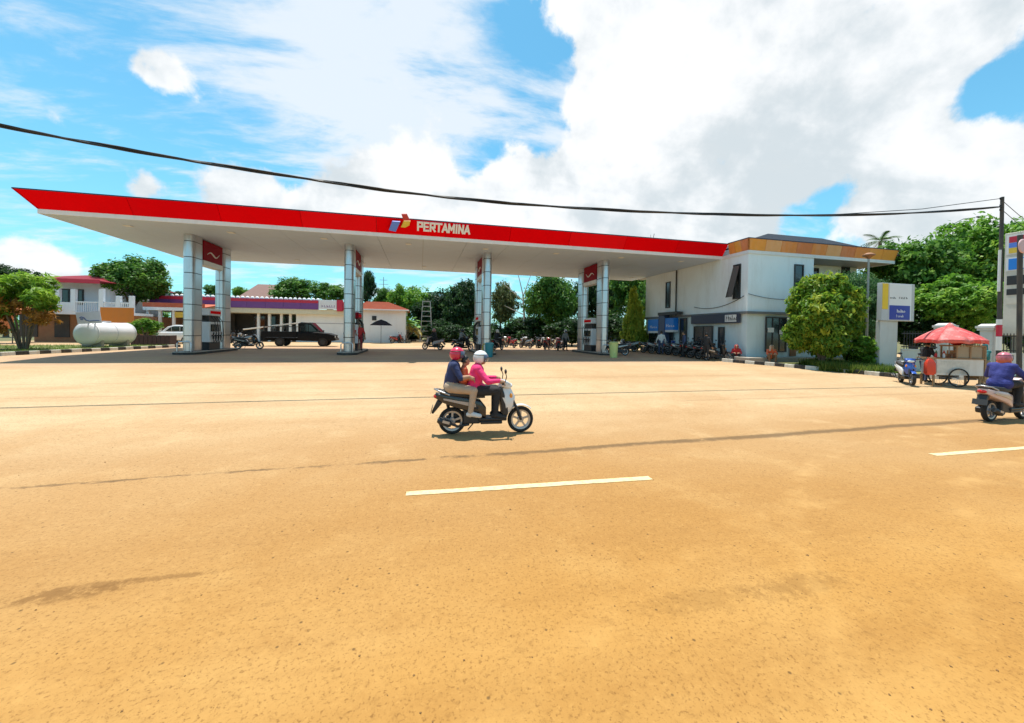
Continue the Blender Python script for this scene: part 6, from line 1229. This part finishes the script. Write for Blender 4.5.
# ------------------------------------------------------------------ car and truck
m_carw = mat('car_white', (.75, .75, .74), .2, 0, .03, 3, coat=.6); m_wind = mat('car_glass', (.015, .018, .02), .06, spec=.8)
def vwheel(b, c, r, w, n=22): b.rev([(r*.55, -w/2), (r*.92, -w/2), (r, -w*.3), (r, w*.3), (r*.92, w/2), (r*.55, w/2)], c, 'Y', n, closed=True)
def car(name, label, loc, rz, m):
    t = thing(name, label, 'car', loc, rz)
    S = [(-2.05, .45, .85, .70), (-2.0, .32, .98, .80), (-1.2, .28, 1.02, .84), (0, .28, 1.0, .85), (1.1, .28, .98, .84), (1.75, .30, .86, .80), (2.05, .36, .70, .66)]
    b = MB(); b.loft([rrect(x, w, z0, z1, .3) for x, z0, z1, w in S]); b.build('body', m, t, smooth=45)
    b = MB(); b.loft([rrect(-1.95, .66, .94, 1.10, .3), rrect(-1.65, .70, .94, 1.52, .3), rrect(-.2, .70, .94, 1.60, .3), rrect(.55, .69, .94, 1.45, .3), rrect(1.2, .68, .92, 1.0, .3)]); b.build('cabin', m, t, smooth=45)
    for s in (-1, 1):
        for q in ([(-1.55, 1.06), (-1.5, 1.42), (-.75, 1.47), (-.75, 1.06)], [(-.68, 1.06), (-.68, 1.47), (-.15, 1.46), (.1, 1.42), (.1, 1.06)], [(.16, 1.06), (.16, 1.40), (.75, 1.06)]): b = MB(); b.prism([(x, s*.693, z) for x, z in q], (0, s*.022, 0)); b.build('window', m_wind, t)
        b = MB(); b.bx(1.0, s*.86, 1.0, 1.12, s*.98, 1.1); b.build('mirror', m, t, bevel=.02); b = MB(); b.ell((1.88, s*.58, .72), (.13, .16, .08), 10, 6); b.build('headlight', m_hl, t, smooth=60); b = MB(); b.ell((-2.0, s*.62, .82), (.06, .12, .12), 10, 6); b.build('tail_light', m_tail, t, smooth=60)
        for x in (-1.3, 1.3): b = MB(); vwheel(b, (x, s*.76, .31), .31, .2); w_ = b.build('wheel', m_tyre, t, smooth=50); b = MB(); b.rev([(.01, s*.09), (.12, s*.11), (.17, s*.10), (.175, s*.05)], (x, s*.76, .31), 'Y', 14); b.build('rim', m_rim, w_, smooth=40)
    b = MB(); b.prism([(1.18, -.56, 1.02), (.60, -.56, 1.44), (.63, -.56, 1.46), (1.22, -.56, 1.03)], (0, 1.12, 0)); b.build('windscreen', m_wind, t); b = MB(); b.bx(2.04, -.45, .5, 2.08, .45, .62); b.build('grille', m_black, t); b = MB(); b.bx(-2.1, -.25, .62, -2.07, .25, .74); b.build('number_plate', m_plate, t)
    return t
g_ = gp(181, 343.5); car('parked_car', 'white hatchback parked behind the first column', g_, 2.75, m_carw)
tk0, tk1 = gp(283, 346), gp(320, 345.8); a = math.atan2(tk1.y-tk0.y, tk1.x-tk0.x); L_ = (tk1-tk0).length
tr = thing('pickup_truck', 'black pickup truck with open bed standing before the white shop wall', 'truck', (tk0.x, tk0.y, .5), 0.02); m_tr = mat('truck_black', (.006, .006, .007), .6, 0, .2, 3, spec=.2); WBt = 3.1
b = MB(); b.loft([rrect(1.25, .84, .55, 1.12, .2), rrect(1.5, .86, .45, 1.15, .2), rrect(2.7, .86, .42, 1.15, .2), rrect(3.5, .84, .42, 1.08, .25), rrect(4.0, .78, .48, .92, .3)]); b.build('body', m_tr, tr, smooth=40)
b = MB(); b.loft([rrect(1.28, .72, 1.1, 1.85, .25), rrect(1.5, .74, 1.1, 1.95, .25), rrect(2.2, .74, 1.1, 1.93, .25), rrect(2.9, .72, 1.1, 1.2, .3)]); cb_ = b.build('cab', m_tr, tr, smooth=40)
for s in (-1, 1):
    for q in ([(1.42, 1.2), (1.42, 1.78), (2.0, 1.78), (2.0, 1.2)], [(2.05, 1.2), (2.05, 1.76), (2.2, 1.74), (2.7, 1.2)]): b = MB(); b.prism([(x, s*.735, z) for x, z in q], (0, s*.02, 0)); b.build('window', m_wind, cb_)
    b = MB(); b.bx(-1.25, s*.84, .72, 1.2, s*.80, 1.18); b.build('bed_side', m_tr, tr, bevel=.01); b = MB(); b.bx(3.92, s*.45, .72, 4.02, s*.72, .88); b.build('headlight', m_hl, tr, bevel=.02); b = MB(); b.bx(2.75, s*.86, 1.15, 2.85, s*1.04, 1.32); b.build('mirror', m_black, tr)
    for x in (0, WBt): b = MB(); vwheel(b, (x, s*.76, .36), .36, .24); w_ = b.build('wheel', m_tyre, tr, smooth=50); b = MB(); b.rev([(.01, s*.11), (.14, s*.13), (.2, s*.12), (.2, s*.05)], (x, s*.76, .36), 'Y', 14); b.build('rim', m_eng, w_, smooth=40)
b = MB(); b.bx(-1.25, -.80, .62, 1.24, .80, .70); b.bx(-1.25, -.3, .45, 1.3, .3, .62); b.build('bed_floor', m_tr, tr); b = MB(); b.bx(-1.29, -.84, .70, -1.252, .84, 1.18); b.build('tailgate', m_tr, tr)
b = MB(); b.prism([(2.22, -.6, 1.88), (2.86, -.6, 1.22), (2.89, -.6, 1.24), (2.26, -.6, 1.90)], (0, 1.2, 0)); b.build('windscreen', m_wind, cb_); b = MB(); b.bx(4.0, -.7, .5, 4.08, .7, .68); b.build('bumper', m_frame, tr, bevel=.02)
b = MB()
for x in (-1.1, -.3, .5, 1.15):
    for s in (-.82, .82): b.bx(x-.03, s-.02, 1.18, x+.03, s+.02, 1.55)
b.bx(-1.2, -.84, 1.55, 1.2, -.80, 1.6); b.bx(-1.2, .80, 1.55, 1.2, .84, 1.6); b.build('side_rack', m_frame, tr)
ld = thing('pale_plank', 'long pale plank laid over the truck bed and sticking out behind', 'plank', (tk0.x, tk0.y, .5)); b = MB(); b.beam((-2.6, -.55, 1.30), (1.3, -.55, 1.88), .3, .09); b.build('plank', m_cream, ld, bevel=.01)
for k_, t_ in list(SCO.items()):
    if k_ not in used: raise Exception('unused scooter '+k_)
